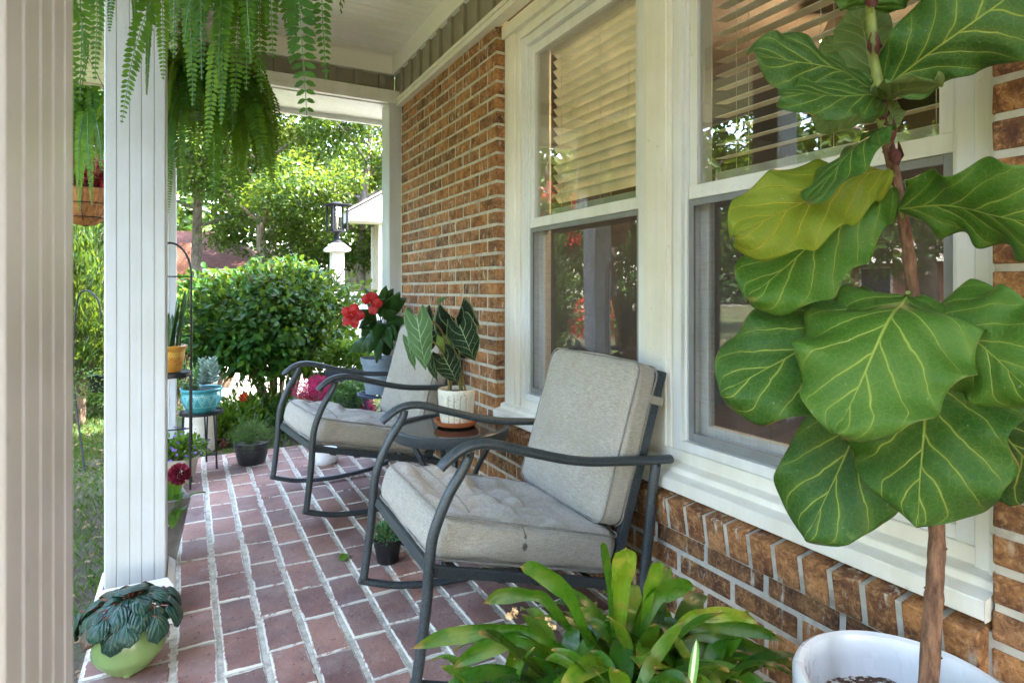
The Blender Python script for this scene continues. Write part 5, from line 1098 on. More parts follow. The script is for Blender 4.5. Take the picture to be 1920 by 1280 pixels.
    d = 3.84; L = [(700, 640, d, 655, 700 - 42, d, 15, 20, .3, 'hib'), (705, 600, d, 672, 615, 3.77, 12, 20, .3, 'hib'), (712, 590, d, 738, 541, 3.82, 13, 10, .6, 'hib'), (715, 580, d, 682, 540, 3.87, 7, 30, .7, 'hib'), (718, 595, d, 762, 560, 3.77, 15, 10, .4, 'hib'), (722, 610, d, 765, 602, 3.77, 13, 10, .2, 'hib'),
         (712, 600, d, 700, 640, 3.67, 14, 10, .3, 'hib'), (716, 610, d, 735, 655, 3.67, 13, 20, .2, 'hib'), (708, 620, d, 690, 665, 3.67, 14, 10, .25, 'hib'), (705, 590, d, 722, 560, 3.67, 12, 20, .5, 'hib'), (720, 600, d, 742, 585, 3.65, 13, 10, .35, 'hib'), (712, 625, d, 705, 680, 3.65, 10, 30, .2, 'hib'),
         (715, 630, d, 728, 672, 3.97, 14, 10, .15, 'hib'), (700, 600, d, 678, 640, 3.97, 13, 10, .15, 'hib'), (718, 590, d, 752, 578, 4.02, 12, 15, .15, 'hib'), (704, 585, d, 690, 560, 3.92, 9, 10, .4, 'hib'), (722, 615, d, 765, 632, 3.82, 12, 10, .15, 'hib'), (712, 580, d, 703, 548, 3.92, 8, 10, .55, 'hib'),
         (714, 596, d, 724, 535, 3.74, 13, 15, .6, 'hib'), (722, 600, d, 750, 548, 3.72, 14, 10, .5, 'hib'), (706, 606, d, 672, 580, 3.8, 12, 10, .3, 'hib'), (712, 615, d, 690, 612, 3.7, 12, 10, .4, 'hib'), (720, 612, d, 746, 640, 3.7, 14, 10, .3, 'hib'), (708, 630, d, 676, 662, 3.8, 12, 10, .3, 'hib')]
    leafplant(t, L, None, OVATE, cup=.2, wave=.12, nu=12, nv=6, lift=.06); b_ = c2 + Vector((0, 0, .2)); petioles(t, [[b_, b_.lerp(px(s[0], s[1], s[2]), .5) + Vector((rnd.uniform(-.02, .02), 0, .03)), px(s[0], s[1], s[2])] for s in L], M['woody'], 'stem', .0026)
    for (x, y, dd, n, el, sz) in ((662, 592, 3.7, 5, 0, 24), (696, 570, 3.66, 5, 1, 23)):
        mb = MB(); p = px(x, y, dd)
        for q in range(n):
            a_ = q * 1.2566 + el * .8; dv = (RIGHT * math.cos(a_) * (.55 if el else .9) + UP * math.sin(a_) * 1.05 - FWD * .25 + (RIGHT * .3 + UP * .55 if el else Vector((0, 0, 0)))).normalized(); bigleaf(mb, [p, p + dv * .035 - FWD * .012, p + dv * sz / F * dd * 1.05 + FWD * .004], dv.cross(FWD), sz / F * dd * .42, ROUND, 8, 6, .25, .22, 2, rnd.random(), .06, 0, .3, q)
        o = mb.build('flower', M['red'], t, True, 180)
        mb = MB(); mb.tube([p, p - FWD * .04 + UP * .01], .004, 8); mb.build('stamen', plain('stamen_yellow', (.55, .2, .05), .6), o, True, 60)
garden_pots()

# ================================================================== shrubs and ground plants
def shrub(name, lab, cat, c, r, h, n, size, mat, tint=.42, trunks=8, low=.35, seed=0, asp=.55, grp=None, lump=.16):
    t = thing(name, lab, cat, c, grp); d = unit(n); nc = 70; cd = unit(nc) * (.45 + .55 * rng.random((nc, 1)) ** .5); cd[:, 2] = cd[:, 2] * .95 + .1; cr = .27 + .12 * rng.random(nc)
    idx = rng.integers(0, nc, n); q = cd[idx] * .80 + d * cr[idx][:, None] * (rng.random(n)[:, None] ** .3); zc = low + (h - low) / 2; P = q * np.array([r, r, (h - low) / 2]) + np.array(c) + np.array([0, 0, zc])
    N = d * .8 + cd[idx] * .5 + np.array([0, 0, .5]) + unit(n) * .35; D = unit(n) * .8 + cd[idx] * .7 + np.array([0, 0, .15]); L = size * rng.uniform(.65, 1.25, n)
    leafcloud('foliage', P, D, N, L, L * asp, tint + rng.normal(0, .17, n) + rng.normal(0, .1, nc)[idx], mat, t, droop=.1)
    mb = MB()
    for i in range(trunks):
        a = rnd.uniform(0, 6.28); b_ = Vector(c) + Vector((math.cos(a) * .08, math.sin(a) * .08, 0)) * rnd.uniform(.3, 1.6); e = Vector(c) + Vector((math.cos(a) * r * .55, math.sin(a) * r * .55, h * rnd.uniform(.55, .85))); m = b_.lerp(e, .45) + Vector((rnd.uniform(-.06, .06), rnd.uniform(-.06, .06), .08)); mb.tube(smoothpath([b_, m, e], 6), [.020 - .0011 * k for k in range(13)], 7)
        for _ in range(3): m2 = m.lerp(e, rnd.random()); mb.tube([m2, m2 + Vector((rnd.uniform(-.2, .2), rnd.uniform(-.2, .2), .22))], .006, 5)
    mb.build('trunk', M['woody'], t, True, 60); return t
def G(x, d, z=-.085): v = px(x, 543, d); v.z = z; return v
shrub('evergreen_shrub', 'big rounded dark green glossy shrub on bare stems beyond the end of the patio', 'shrub', G(520, 5.25), .82, 1.37, 13000, .068, M['shrub'], .55, 14, .26)
shrub('evergreen_shrub', 'sunlit yellow green loose shrub left of the big dark shrub', 'shrub', G(405, 6.9), .85, 1.25, 4200, .075, M['bright'], .5, 8, .15)
shrub('evergreen_shrub', 'low dark bush half hidden behind the far fluted column', 'shrub', G(318, 6.0), .5, 1.1, 2500, .06, M['shrub'], .5, 8, .1)
shrub('evergreen_shrub', 'dark leafy evergreen shrub rising behind the coconut fibre basket left of the column', 'shrub', G(168, 6.2), .75, 1.75, 7000, .06, M['shrub'], .4, 8, .15)
def flowerbed():
    for i, (x, d, s, lab, fl, fx, fy) in enumerate(((450, 4.65, .24, 'leafy bedding plant with one orange bloom behind the barrel pot', 'orange', 456, 744), (420, 4.45, .15, 'low bedding plant with a small pink red bloom near the patio end', 'wine', 420, 830), (545, 4.7, .2, 'low leafy ground plant under the big dark shrub', None, 0, 0), (500, 4.95, .22, 'taller leafy ground plant at the left foot of the big dark shrub', None, 0, 0))):
        c = G(x, d); t = thing('bedding_plant', lab, 'plant', c, 'bedding plants at the end of the patio'); leafy(t, c + Vector((0, 0, .04)), 480, s, .05, M['bright' if i < 2 else 'shrub'], asp=.6, h=1.3); stems(t, c, 14, s * .8, s, GS)
        if fl:
            p = px(fx, fy, d - .12); n = 60; leafcloud('flower', np.array(p) + unit(n) * .022, unit(n), unit(n), .028, .022, rng.random(n), M[fl], t)
flowerbed()

# ================================================================== ferns
def basket_fern(lab, c, specs, nrand, rl, w, mat, bright=.5, zr=.14, mount=2.66, seed=0, hide_pot=False, elr=(15, 75)):
    t = thing('hanging_fern', lab, 'hanging plant', c); mb = MB(); mb.lathe([(.0001, -.12), (.09, -.12), (.12, -.03), (.135, 0), (.14, .01), (.13, .012), (.11, -.03)], n=36); mb.build('basket', M['black'], t, False, 40)
    mb = MB(); z1 = mount - c.z
    for k in range(3): a = R(120 * k); mb.tube([(math.cos(a) * .135, math.sin(a) * .135, .005), (0, 0, min(.45, z1 - .08))], .0018, 5)
    mb.tube([(0, 0, min(.45, z1 - .08)), (0, 0, z1)], .003, 6); mb.build('hanger', M['black'], t, False)
    acc = []; rc = MB()
    for i in range(nrand):
        az = i * 2.4 + rnd.uniform(-.4, .4); el = R(rnd.uniform(*elr)); L = rl * rnd.uniform(.6, 1.1); d = Vector((math.cos(az) * math.cos(el), math.sin(az) * math.cos(el), math.sin(el))); p = Vector(c) + Vector((math.cos(az), math.sin(az), 0)) * rnd.uniform(0, .09); pts = [p.copy()]; n = 14
        for k in range(n): p = p + d * L / n; pts.append(p.copy()); d = (d + Vector((rnd.uniform(-.03, .03), rnd.uniform(-.03, .03), -.26 - .03 * k))).normalized()
        frond(pts, w * rnd.uniform(.8, 1.15), acc, rc, 66, bright + rnd.uniform(-.2, .2))
    for (x0, y0, d0, x1, y1, d1, hw, ti) in specs:
        A, B = px(x0, y0, d0), px(x1, y1, d1); m = A.lerp(B, .5) + (Vector((B.x - A.x, B.y - A.y, 0)) * .15); hub = Vector(c) + Vector((0, 0, .0)); pts = smoothpath([hub, hub.lerp(A, .6) + Vector((0, 0, .07)), A, m, B], 8); frond(pts, hw / F * d1, acc, rc, 1.0 / (hw / F * d1 * .36), ti, side=(RIGHT + FWD * rnd.uniform(-.35, .35)).normalized())
    flush(acc, 'foliage', mat, t, .08, .12); rc.build('rachis', GS, t, True, 60)
c1 = px(352, -330, 1.16)
basket_fern('bright green hanging fern nearest to the camera with fronds falling over the near column', c1,
    [(300, -60, 1.35, 228, 232, 1.45, 26, .55), (215, -50, 1.3, 205, 60, 1.3, 16, .4), (255, -30, 1.4, 252, 92, 1.45, 8, .35), (285, -20, 1.4, 275, 178, 1.5, 9, .35), (305, -40, 1.3, 306, 150, 1.35, 20, .7),
     (545, -90, .95, 578, 262, .93, 47, .30), (590, -70, .95, 612, 150, .95, 34, .35), (560, -60, 1.0, 545, 120, .98, 26, .35), (430, -60, 1.1, 388, 284, 1.1, 24, .95), (455, -60, 1.1, 440, 210, 1.1, 26, .5), (400, -60, 1.1, 352, 125, 1.15, 22, .6), (480, -60, 1.05, 490, 175, 1.05, 28, .35), (370, -60, 1.0, 345, 90, 1.0, 28, .65), (415, -60, 1.0, 410, 150, 1.0, 30, .55), (455, -60, .95, 470, 120, .95, 30, .45),
     (350, -80, 1.05, 362, 200, 1.05, 26, .6), (425, -80, 1.0, 415, 235, 1.0, 24, .7), (465, -80, 1.02, 462, 170, 1.02, 28, .45), (500, -80, 1.0, 512, 110, 1.0, 30, .5), (375, -80, .98, 378, 150, .98, 30, .4), (330, -80, 1.1, 326, 110, 1.1, 24, .6), (160, -60, .85, 150, 190, .85, 34, .55), (190, -60, .95, 178, 150, .95, 26, .5), (140, -40, .8, 160, 120, .8, 30, .45), (110, -60, .8, 135, 230, .8, 30, .5)], 150, .46, .046, M['fern'], .55)
c3 = px(366, 172, 2.95)
basket_fern('dark full hanging fern behind the nearest full column', c3, [(470, 200, 2.8, 500, 330, 2.7, 22, .3), (450, 230, 2.9, 442, 425, 2.8, 18, .35), (335, 240, 2.6, 345, 420, 2.55, 18, .3), (320, 220, 2.6, 316, 400, 2.5, 14, .4), (400, 240, 2.7, 402, 410, 2.6, 18, .5)], 120, .66, .040, M['fern'], .32, elr=(15, 80))
c4 = px(165, 215, 3.1)
basket_fern('mid green hanging fern seen in the gap left of the nearest full column', c4, [(150, 260, 2.6, 148, 398, 2.5, 12, .8), (165, 260, 2.6, 172, 385, 2.5, 12, .7), (185, 250, 2.6, 190, 300, 2.5, 12, .5)], 60, .50, .045, M['fern'], .45, mount=2.33, elr=(5, 70))
def coco():
    c = px(160, 356, 3.6); t = thing('coco_basket', 'hanging wire basket with orange brown coconut liner and dark red coleus', 'hanging plant', c)
    g = g_bark('coconut_fibre', (.20, .07, .02), (.46, .20, .06), 70); mb = MB(); mb.lathe([(.0001, -.215), (.05, -.21), (.11, -.17), (.15, -.09), (.165, 0), (.155, 0), (.14, -.03)], n=40, fn=lambda q, z: 1 + .03 * math.sin(q * 5 + z * 30)); mb.build('liner', g, t, False, 60)
    mb = MB(); 
    for z, r_ in ((0, .168), (-.09, .156), (-.17, .116)): mb.tube([(math.cos(R(a)) * r_, math.sin(R(a)) * r_, z) for a in range(0, 360, 15)], .003, 5, closed=True)
    for k in range(8): a = R(45 * k); mb.tube(smoothpath([(math.cos(a) * .168, math.sin(a) * .168, 0), (math.cos(a) * .156, math.sin(a) * .156, -.09), (math.cos(a) * .116, math.sin(a) * .116, -.17), (0, 0, -.22)], 4), .0025, 5)
    for k in range(3): a = R(120 * k); mb.tube([(math.cos(a) * .165, math.sin(a) * .165, 0), (0, 0, .45)], .002, 5)
    mb.build('wire', M['black'], t, False, 60); leafy(t, c + Vector((0, 0, .0)), 420, .17, .06, M['coleus'], asp=.6, h=1.0); leafy(t, c + Vector((0, 0, .02)), 260, .2, .05, M['bright'], 'trailing_foliage', asp=.5, h=.9)
    mb = MB(); mb.tube(smoothpath([(0, 0, .45), (.0, 0, .50), (-.03, .0, .56), (-.16, 0, .58), (-.26, 0, .48), (-.27, 0, 0), (-.27, 0, -c.z - .1)], 8), .008, 8); o = mb.build('shepherd_hook', M['black'], None, True, 60)
    o.location = c; o.location.y += 0.0; setp(o, 'tall black shepherd hook carrying the coconut fibre basket', 'garden hook')
coco()
def hooks():
    c = G(160, 3.75, -.085); t = thing('garden_hook', 'thin leaning black shepherd hook in the lawn left of the column', 'garden hook', c); mb = MB(); A = c + Vector((0, 0, -.02)); Bp = px(139, 725, 3.9); C_ = px(150, 560, 3.9)
    mb.tube(smoothpath([A, Bp, px(138, 640, 3.9), px(146, 560, 3.9), px(163, 545, 3.9), px(182, 560, 3.9), px(190, 590, 3.9)], 6), .006, 8); mb.build('pole', M['black'], t, True, 60)
    p = px(186, 705, 3.9); t = thing('hanging_pot', 'small black hanging pot with trailing yellow green stems beside the thin hook', 'hanging plant', p); pot_obj(t, [(.0001, -.10), (.05, -.10), (.068, 0), (.072, .004), (.062, .0)], M['black']); mb = MB(); mb.tube([(0.065, 0, 0), (0.012, 0, .395)], .0015, 5); mb.tube([(-.065, 0, 0), (0.012, 0, .395)], .0015, 5); mb.build('wire', M['black'], t, False)
    n = 500; Pp = np.array(p) + np.stack([rng.normal(0, .07, n), rng.normal(0, .07, n), -rng.random(n) * .22 + .05], 1); leafcloud('foliage', Pp, unit(n), unit(n), .02, .009, rng.random(n), M['bright'], t)
hooks()
def conifer():
    for (x, d, r, h, n, lab) in ((150, 5.1, .75, 1.75, 15000, 'dark feathery juniper shrub seen between the two nearest columns'), (195, 7.5, 1.0, 2.4, 7000, 'taller feathery juniper behind the nearer one, hidden in part by the column'), (235, 9.5, .9, 2.8, 5000, 'pale green loose conifer furthest along the lawn edge')):
        c = G(x, d); t = thing('juniper', lab, 'shrub', c, 'feathery conifers on the lawn'); nb = 90; az = rng.uniform(0, 6.28, nb); hz = rng.random(nb) ** .8; rr = r * (1 - .6 * hz) * rng.uniform(.6, 1.05, nb)
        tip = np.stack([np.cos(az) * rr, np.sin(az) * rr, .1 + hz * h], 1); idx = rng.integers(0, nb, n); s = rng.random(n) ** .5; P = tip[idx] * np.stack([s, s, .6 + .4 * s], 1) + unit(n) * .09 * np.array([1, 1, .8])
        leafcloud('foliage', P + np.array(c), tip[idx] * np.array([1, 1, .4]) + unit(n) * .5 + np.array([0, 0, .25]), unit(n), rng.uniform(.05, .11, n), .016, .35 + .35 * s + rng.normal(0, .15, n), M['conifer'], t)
        mb = MB(); mb.tube([c, c + Vector((.03, 0, h * .5)), c + Vector((0, 0, h * .95))], [.04, .025, .006], 8)
        for i in range(0, nb, 3): q = Vector(tip[i]) + c; mb.tube([Vector((c.x, c.y, c.z + tip[i][2] * .55)), q.lerp(c, .1)], [.008, .003], 5)
        mb.build('trunk', M['woody'], t, True, 60)
conifer()

# ================================================================== lamp post, garage wing, low panel
def lamp_post():
    c = G(632, 8.0, -.10); t = thing('lamp_post', 'white square lamp post with flared cap and black lantern beyond the shrub', 'lamp post', c); w_ = .080; zt = 1.68
    mb = MB(); mb.prism([(-w_, -w_), (w_, -w_), (w_, w_), (-w_, w_)], 0, zt - .02); mb.build('post', M['outwhite'], t, False, bevel=.006)
    mb = MB(); b = 0; rings = [(.10, zt - .03), (.145, zt - .022), (.15, zt + .0), (.145, zt + .012), (.07, zt + .085), (.06, zt + .09)]
    for r_, z in rings: mb.v += [(-r_, -r_, z), (r_, -r_, z), (r_, r_, z), (-r_, r_, z)]
    for i in range(len(rings) - 1):
        for k in range(4): mb.face([i * 4 + k, i * 4 + (k + 1) % 4, i * 4 + 4 + (k + 1) % 4, i * 4 + 4 + k])
    mb.face([3, 2, 1, 0]); mb.face([20, 21, 22, 23]); mb.build('cap', M['outwhite'], t, False)
    z0 = zt + .09; mb = MB(); mb.lathe([(.0001, 0), (.07, 0), (.065, .02), (.035, .05), (.03, .11), (.06, .14), (.0001, .145)], (0, 0, z0), 24)
    bz = z0 + .145; s = .098; mb.box(-s, s, -s, s, bz, bz + .022)
    for sx in (-1, 1):
        for sy in (-1, 1): mb.box(sx * s - .011, sx * s + .011, sy * s - .011, sy * s + .011, bz + .022, bz + .34)
    mb.box(-s - .012, s + .012, -s - .012, s + .012, bz + .34, bz + .355); mb.box(-s - .04, s + .04, -s - .04, s + .04, bz + .355, bz + .368); mb.lathe([(.10, bz + .368), (.05, bz + .40), (.0001, bz + .405)], n=24)
    s2 = .055
    for sx in (-1, 1):
        for sy in (-1, 1): mb.box(sx * s2 - .008, sx * s2 + .008, sy * s2 - .008, sy * s2 + .008, bz + .03, bz + .34)
    ln = mb.build('lantern', M['lampblack'], t, False, bevel=.002); ln.rotation_euler = (0, 0, R(12))
    mb = MB(); mb.box(-s2 + .004, s2 - .004, -s2 + .004, s2 - .004, bz + .04, bz + .335); gl = mb.build('glass', g_glass('lantern_glass', 1.5), ln, False)
    mb = MB(); mb.lathe([(.0001, bz + .03), (.014, bz + .04), (.016, bz + .2), (.0001, bz + .25)], n=12); mb.build('bulb', plain('bulb_glass', (.5, .4, .25), .2), ln, False, 60)
lamp_post()
def wing():
    t = thing('garage_wing', 'garage wing with taupe siding, white corner board and wide white eave beyond the end post', 'building', (3.4, 12, -.1)); x0, y0, y2 = 3.40, 12.0, 12.53; zs = 2.37
    mb = MB(); mb.box(x0, x0 + 6, y0, y2, -.1, zs); mb.box(x0 + .8, x0 + 6, y2, y0 + 7, -.1, zs); y = y0 + .14
    while y < y2 - .05: mb.box(x0 - .02, x0 + .001, y, y + .05, -.1, zs - .01); y += .18
    x = x0 + .28
    while x < x0 + 6: mb.box(x, x + .05, y0 - .02, y0 + .001, -.1, zs - .01); x += .30
    mb.build('wall', M['siding'], t)
    mb = MB(); mb.box(x0 - .022, x0 + .10, y0 - .03, y0 + .06, -.1, zs - .005); mb.build('corner_board', M['outwhite'], t); mb = MB(); mb.box(x0 - .022, x0 + .02, y2 - .05, y2 + .03, -.1, zs - .005); mb.build('corner_board', M['outwhite'], t)
    mb = MB(); ya, yb = y0 - .5, y0 + .10; ov = .70; sl = .60; zf = 2.54
    mb.box(x0 - ov, x0 + 6, ya, yb, zs, zs + .02); mb.box(x0 - ov - .02, x0 - ov, ya, yb, zs - .02, zf)
    b = len(mb.v); pts = [(x0 - ov, zs + .021), (x0 + 3.0, zs + .021), (x0 + 3.0, zf + sl * (3.0 + ov)), (x0 - ov, zf)]
    for yy in (ya, ya + .03): mb.v += [(x, yy, z) for x, z in pts]
    mb.face([b, b + 1, b + 2, b + 3]); mb.face([b + 7, b + 6, b + 5, b + 4])
    for k in range(4): mb.face([b + k, b + 4 + k, b + 4 + (k + 1) % 4, b + (k + 1) % 4])
    mb.build('eave', M['outwhite'], t)
    mb = MB(); zl, zh = zf + .001, zf + sl * (3.0 + ov); xa, xb, xc_ = x0 - ov - .05, x0 + 3.0, x0 + 6.4
    for dz in (0, .04):
        for yy in (ya - .03, y0 + 7.2): mb.v += [(xa if yy < y0 else x0 + .8, yy, zl + dz + (0 if yy < y0 else .7)), (xb, yy, zh + dz), (xc_, yy, zl + dz)]
    for q in ((0, 1, 4, 3), (1, 2, 5, 4), (6, 9, 10, 7), (7, 10, 11, 8), (0, 6, 7, 1), (1, 7, 8, 2), (3, 4, 10, 9), (4, 5, 11, 10), (0, 3, 9, 6), (2, 8, 11, 5)): mb.face(list(q))
    mb.build('roof', bpy.data.materials['asphalt_shingle'], t)
wing()
def panel():
    a = px(662, 650, 9.0); b_ = px(742, 650, 8.2); t = thing('low_panel_fence', 'low pale blue white panel fence behind the red hibiscus', 'fence', (a.x, a.y, -.1)); d = (b_ - a); d.z = 0; L = d.length; d.normalize(); n = Vector((-d.y, d.x, 0)); m = paint('pale_blue_paint', (.50, .60, .64))
    mb = MB(); mb.obox(d * (L / 2) + UP * .60, d * L / 2, n * .012, UP * .46); mb.build('panel', m, t, False)
    mb = MB(); mb.obox(d * (L / 2) + UP * 1.085, d * (L / 2 + .03), n * .05, UP * .025); mb.build('top_rail', m, t, False, bevel=.005)
    for k in range(3): mb = MB(); mb.obox(d * (L * k / 2) + UP * .53, d * .035, n * .035, UP * .53); mb.build('post', m, t, False, bevel=.004)
panel()

# ================================================================== houses, car
def simple_house(name, lab, c, wx, wy, hw, ov, slope, wallm, roofm, rot=0., chimney=None, wins=(), cat='house', ridge='x', hip=0.):
    t = thing(name, lab, cat, c); t.rotation_euler = (0, 0, rot)
    mb = MB(); mb.box(-wx / 2, wx / 2, -wy / 2, wy / 2, 0, hw)
    if ridge == 'x' and not hip: hr = wy / 2 * slope; b = len(mb.v); mb.v += [(-wx / 2, -wy / 2, hw), (-wx / 2, wy / 2, hw), (-wx / 2, 0, hw + hr), (wx / 2, -wy / 2, hw), (wx / 2, wy / 2, hw), (wx / 2, 0, hw + hr)]; mb.face([b, b + 2, b + 1]); mb.face([b + 3, b + 4, b + 5])
    mb.build('wall', wallm, t, False)
    mb = MB(); hx = wx / 2 + ov; hy = wy / 2 + ov; zr = hw + wy / 2 * slope; ze = hw - ov * slope
    mb.v += [(-hx, -hy, ze), (hx, -hy, ze), (hx - hip * 1.6, 0, zr), (-hx + hip * .25, 0, zr), (-hx, hy, ze), (hx, hy, ze)]; mb.v += [(x, y, z + .12) for x, y, z in mb.v[:6]]
    for q in ((0, 1, 2, 3), (3, 2, 5, 4), (6, 9, 8, 7), (9, 10, 11, 8), (0, 6, 7, 1), (4, 5, 11, 10)) + (((7, 8, 11), (1, 5, 2), (1, 7, 11, 5)) if hip else ()): mb.face(list(q))
    rf = mb.build('roof', roofm, t, False)
    mb = MB()
    for sx in ((-1,) if hip else (-1, 1)):
        for (ya, za, yb, zb) in ((-hy, ze, 0, zr), (0, zr, hy, ze)):
            b = len(mb.v); mb.v += [(sx * hx, ya, za - .08), (sx * hx, yb, zb - .08), (sx * hx, yb, zb + .13), (sx * hx, ya, za + .13)] + [(sx * (hx + .04), ya, za - .08), (sx * (hx + .04), yb, zb - .08), (sx * (hx + .04), yb, zb + .13), (sx * (hx + .04), ya, za + .13)]
            for q in ((0, 1, 2, 3), (7, 6, 5, 4), (0, 4, 5, 1), (1, 5, 6, 2), (2, 6, 7, 3), (3, 7, 4, 0)): mb.face([b + i for i in q])
    mb.box(-hx, hx, -hy - .03, -hy - .001, ze - .06, ze + .12); mb.build('fascia', M['white'], t, False)
    if chimney: x, y, s, top = chimney; mb = MB(); mb.box(x - s, x + s, y - s * .7, y + s * .7, 0, top); mb.build('chimney', wallm, t, False)
    for (x, z0, ww, hh) in wins:
        mb = MB(); mb.box(x - ww / 2, x + ww / 2, -wy / 2 - .03, -wy / 2 - .001, z0, z0 + hh); wn = mb.build('window', M['white'], t, False)
        mb = MB(); mb.box(x - ww / 2 + .07, x + ww / 2 - .07, -wy / 2 - .04, -wy / 2 - .031, z0 + .07, z0 + hh - .07); mb.build('pane', plain('dark_pane', (.03, .04, .05), .1), wn, False)
    return t
def far_brick(name, c1, c2):
    g = NG(name); br = g.n('TexBrick'); g.set(br.inputs['Vector'], g.mapv(g.n('TexCoord').outputs['Generated'] if False else g.obj(), (1, 1, 1))); mp = g.n('Mapping'); g.set(mp.inputs['Vector'], g.obj()); mp.inputs['Rotation'].default_value = (R(90), 0, 0); g.set(br.inputs['Vector'], mp.outputs[0])
    br.inputs['Color1'].default_value = (*c1, 1); br.inputs['Color2'].default_value = (*c2, 1); br.inputs['Mortar'].default_value = (.3, .25, .22, 1); br.inputs['Scale'].default_value = 3.5; g.col(br.outputs[0]); g.r(.9); return g.mat
FB = far_brick('far_brick', (.26, .085, .055), (.34, .12, .08))
def shingle(name, c): return plain(name, c, .95, .4, 5, 0, .5, 40, .08)
c = G(432, 25.5, -.3); simple_house('brick_bungalow', 'red brick bungalow with reddish shingle roof and wide chimney wall behind the shrubs', c, 4.2, 7, 2.2, .5, .42, FB, shingle('red_shingle', (.062, .030, .024)), R(-16), (-.75, -3.9, .36, 3.0), ((-.4, .8, 1.1, 1.2), (1.2, .8, 1.1, 1.2)), hip=2.0)
c = G(560, 44, -.3); simple_house('pale_house', 'pale grey roofed house far behind the shrub between tree trunks', c, 14, 8, 2.6, .5, .45, plain('cream_wall', (.6, .56, .5), .8), shingle('grey_shingle', (.36, .35, .34)), R(-12), None, ((-3, .9, 1.4, 1.3), (2, .9, 1.4, 1.3)))
simple_house('white_trim_house', 'low house with white eaves across the side lawn, seen in the window reflections', (-24, 9, -.3), 13, 8, 2.6, .6, .4, FB, shingle('brown_shingle', (.22, .18, .16)), R(90), None, ((-3, .9, 1.6, 1.3), (1, .9, 1.6, 1.3), (4.5, .9, 1.2, 1.3)))
def car():
    c = G(566, 19.5, -.12); t = thing('parked_car', 'dark blue parked car with only its roof showing above the shrub', 'car', c); t.rotation_euler = (0, 0, R(-60))
    m = plain('blue_car_paint', (.012, .028, .055), .2, .05); sec = [(-2.2, .55, .80, .35), (-2.1, .85, .88, .4), (-1.7, 1.0, .9, .5), (-1.45, 1.05, .9, .55), (-.9, 1.62, .68, .62), (-.2, 1.74, .66, .62), (.8, 1.72, .66, .62), (1.6, 1.60, .66, .6), (2.05, 1.1, .86, .5), (2.2, .7, .85, .4)]
    mb = MB(); n = 20
    for (x, top, hw_, mid) in sec:
        for k in range(n):
            a = 2 * math.pi * k / n; cy_, sy_ = math.cos(a), math.sin(a); zz = .3 + (top - .3) / 2 * (1 + (abs(sy_) ** .55) * (1 if sy_ > 0 else -1)); wd = .92 if zz < 1.0 else .92 + (hw_ - .92) * min(1, (zz - 1.0) / .5); mb.v.append((x, wd * (abs(cy_) ** .45) * (1 if cy_ > 0 else -1), zz))
    for i in range(len(sec) - 1):
        for k in range(n): mb.face([i * n + k, i * n + (k + 1) % n, (i + 1) * n + (k + 1) % n, (i + 1) * n + k])
    mb.face(list(range(n))[::-1]); mb.face([(len(sec) - 1) * n + k for k in range(n)]); o = mb.build('body', m, t, False, 35)
    dk = plain('car_glass', (.01, .012, .014), .05)
    for sg in (-1, 1): mb = MB(); mb.v += [(-1.1, sg * .875, 1.08), (1.75, sg * .875, 1.08), (1.5, sg * .735, 1.52), (-.7, sg * .735, 1.56)]; mb.v += [(x, y - sg * .03, z) for x, y, z in mb.v[:4]]; [mb.face(list(q)) for q in ((0, 1, 2, 3), (7, 6, 5, 4), (0, 4, 5, 1), (1, 5, 6, 2), (2, 6, 7, 3), (3, 7, 4, 0))]; mb.build('side_window', dk, t, False)
    for x in (-1.4, 1.35):
        for sg in (-1, 1):
            mb = MB(); mb.tube([(x, sg * .72, .34), (x, sg * .95, .34)], .34, 28); wl = mb.build('wheel', M['black'], t, False, 40); mb = MB(); mb.tube([(x, sg * .951, .34), (x, sg * .965, .34)], .21, 20); mb.build('rim', plain('alloy', (.4, .4, .42), .3, .05, 10, .8), wl, False, 40)
car()

# ================================================================== trees
def tree(lab, x, y, h, cr, n, leaf, mat, lean=0., trunk_r=.16, cb=.25, grp='trees behind the garden', extra=None, cname='broadleaf_tree', tintshift=0., seed=0):
    rl = random.Random(seed * 13 + 5); c = Vector((x, y, -.15)); t = thing(cname, lab, 'tree', c, grp); mb = MB(); top = c + Vector((lean, 0, h * .92)); P = smoothpath([c, c + Vector((lean * .2 + rl.uniform(-.15, .15), .1, h * .3)), c + Vector((lean * .6, -.1, h * .62)), top], 6); N = len(P); mb.tube(P, [trunk_r * (1 - .9 * i / (N - 1)) for i in range(N)], 10); clumps = []
    for i in range(26):
        u = cb + (1 - cb) * (i + .5) / 26; p = P[min(N - 1, int(u * (N - 1)))]; az = i * 2.4 + rl.uniform(-.4, .4); rr = cr * (.45 + .65 * math.sin(min(1, (u - cb) / (1 - cb) * 1.05 + .12) * 3.0)) * rl.uniform(.55, 1.1); e = p + Vector((math.cos(az) * rr, math.sin(az) * rr, rr * rl.uniform(.05, .5))); m = p.lerp(e, .5) + Vector((0, 0, rr * .12)); br = trunk_r * (.42 - .3 * u); mb.tube(smoothpath([p, m, e], 4), [br * (1 - .8 * k / 8) for k in range(9)], 6)
        for f_ in (.45, .75, 1.0): q = p.lerp(e, f_); clumps.append((tuple(q + Vector((rl.uniform(-.3, .3), rl.uniform(-.3, .3), rl.uniform(-.1, .4)))), cr * rl.uniform(.14, .26)))
        for k in range(2): q = m.lerp(e, rl.random()); w_ = q + Vector((rl.uniform(-.6, .6), rl.uniform(-.6, .6), rl.uniform(0, .5))); mb.tube([q, w_], [.02, .006], 5); clumps.append((tuple(w_), cr * .16))
    mb.build('trunk', M['bark'], t, True, 60); crown(t, clumps, n, leaf, mat, aspect=.6); return t
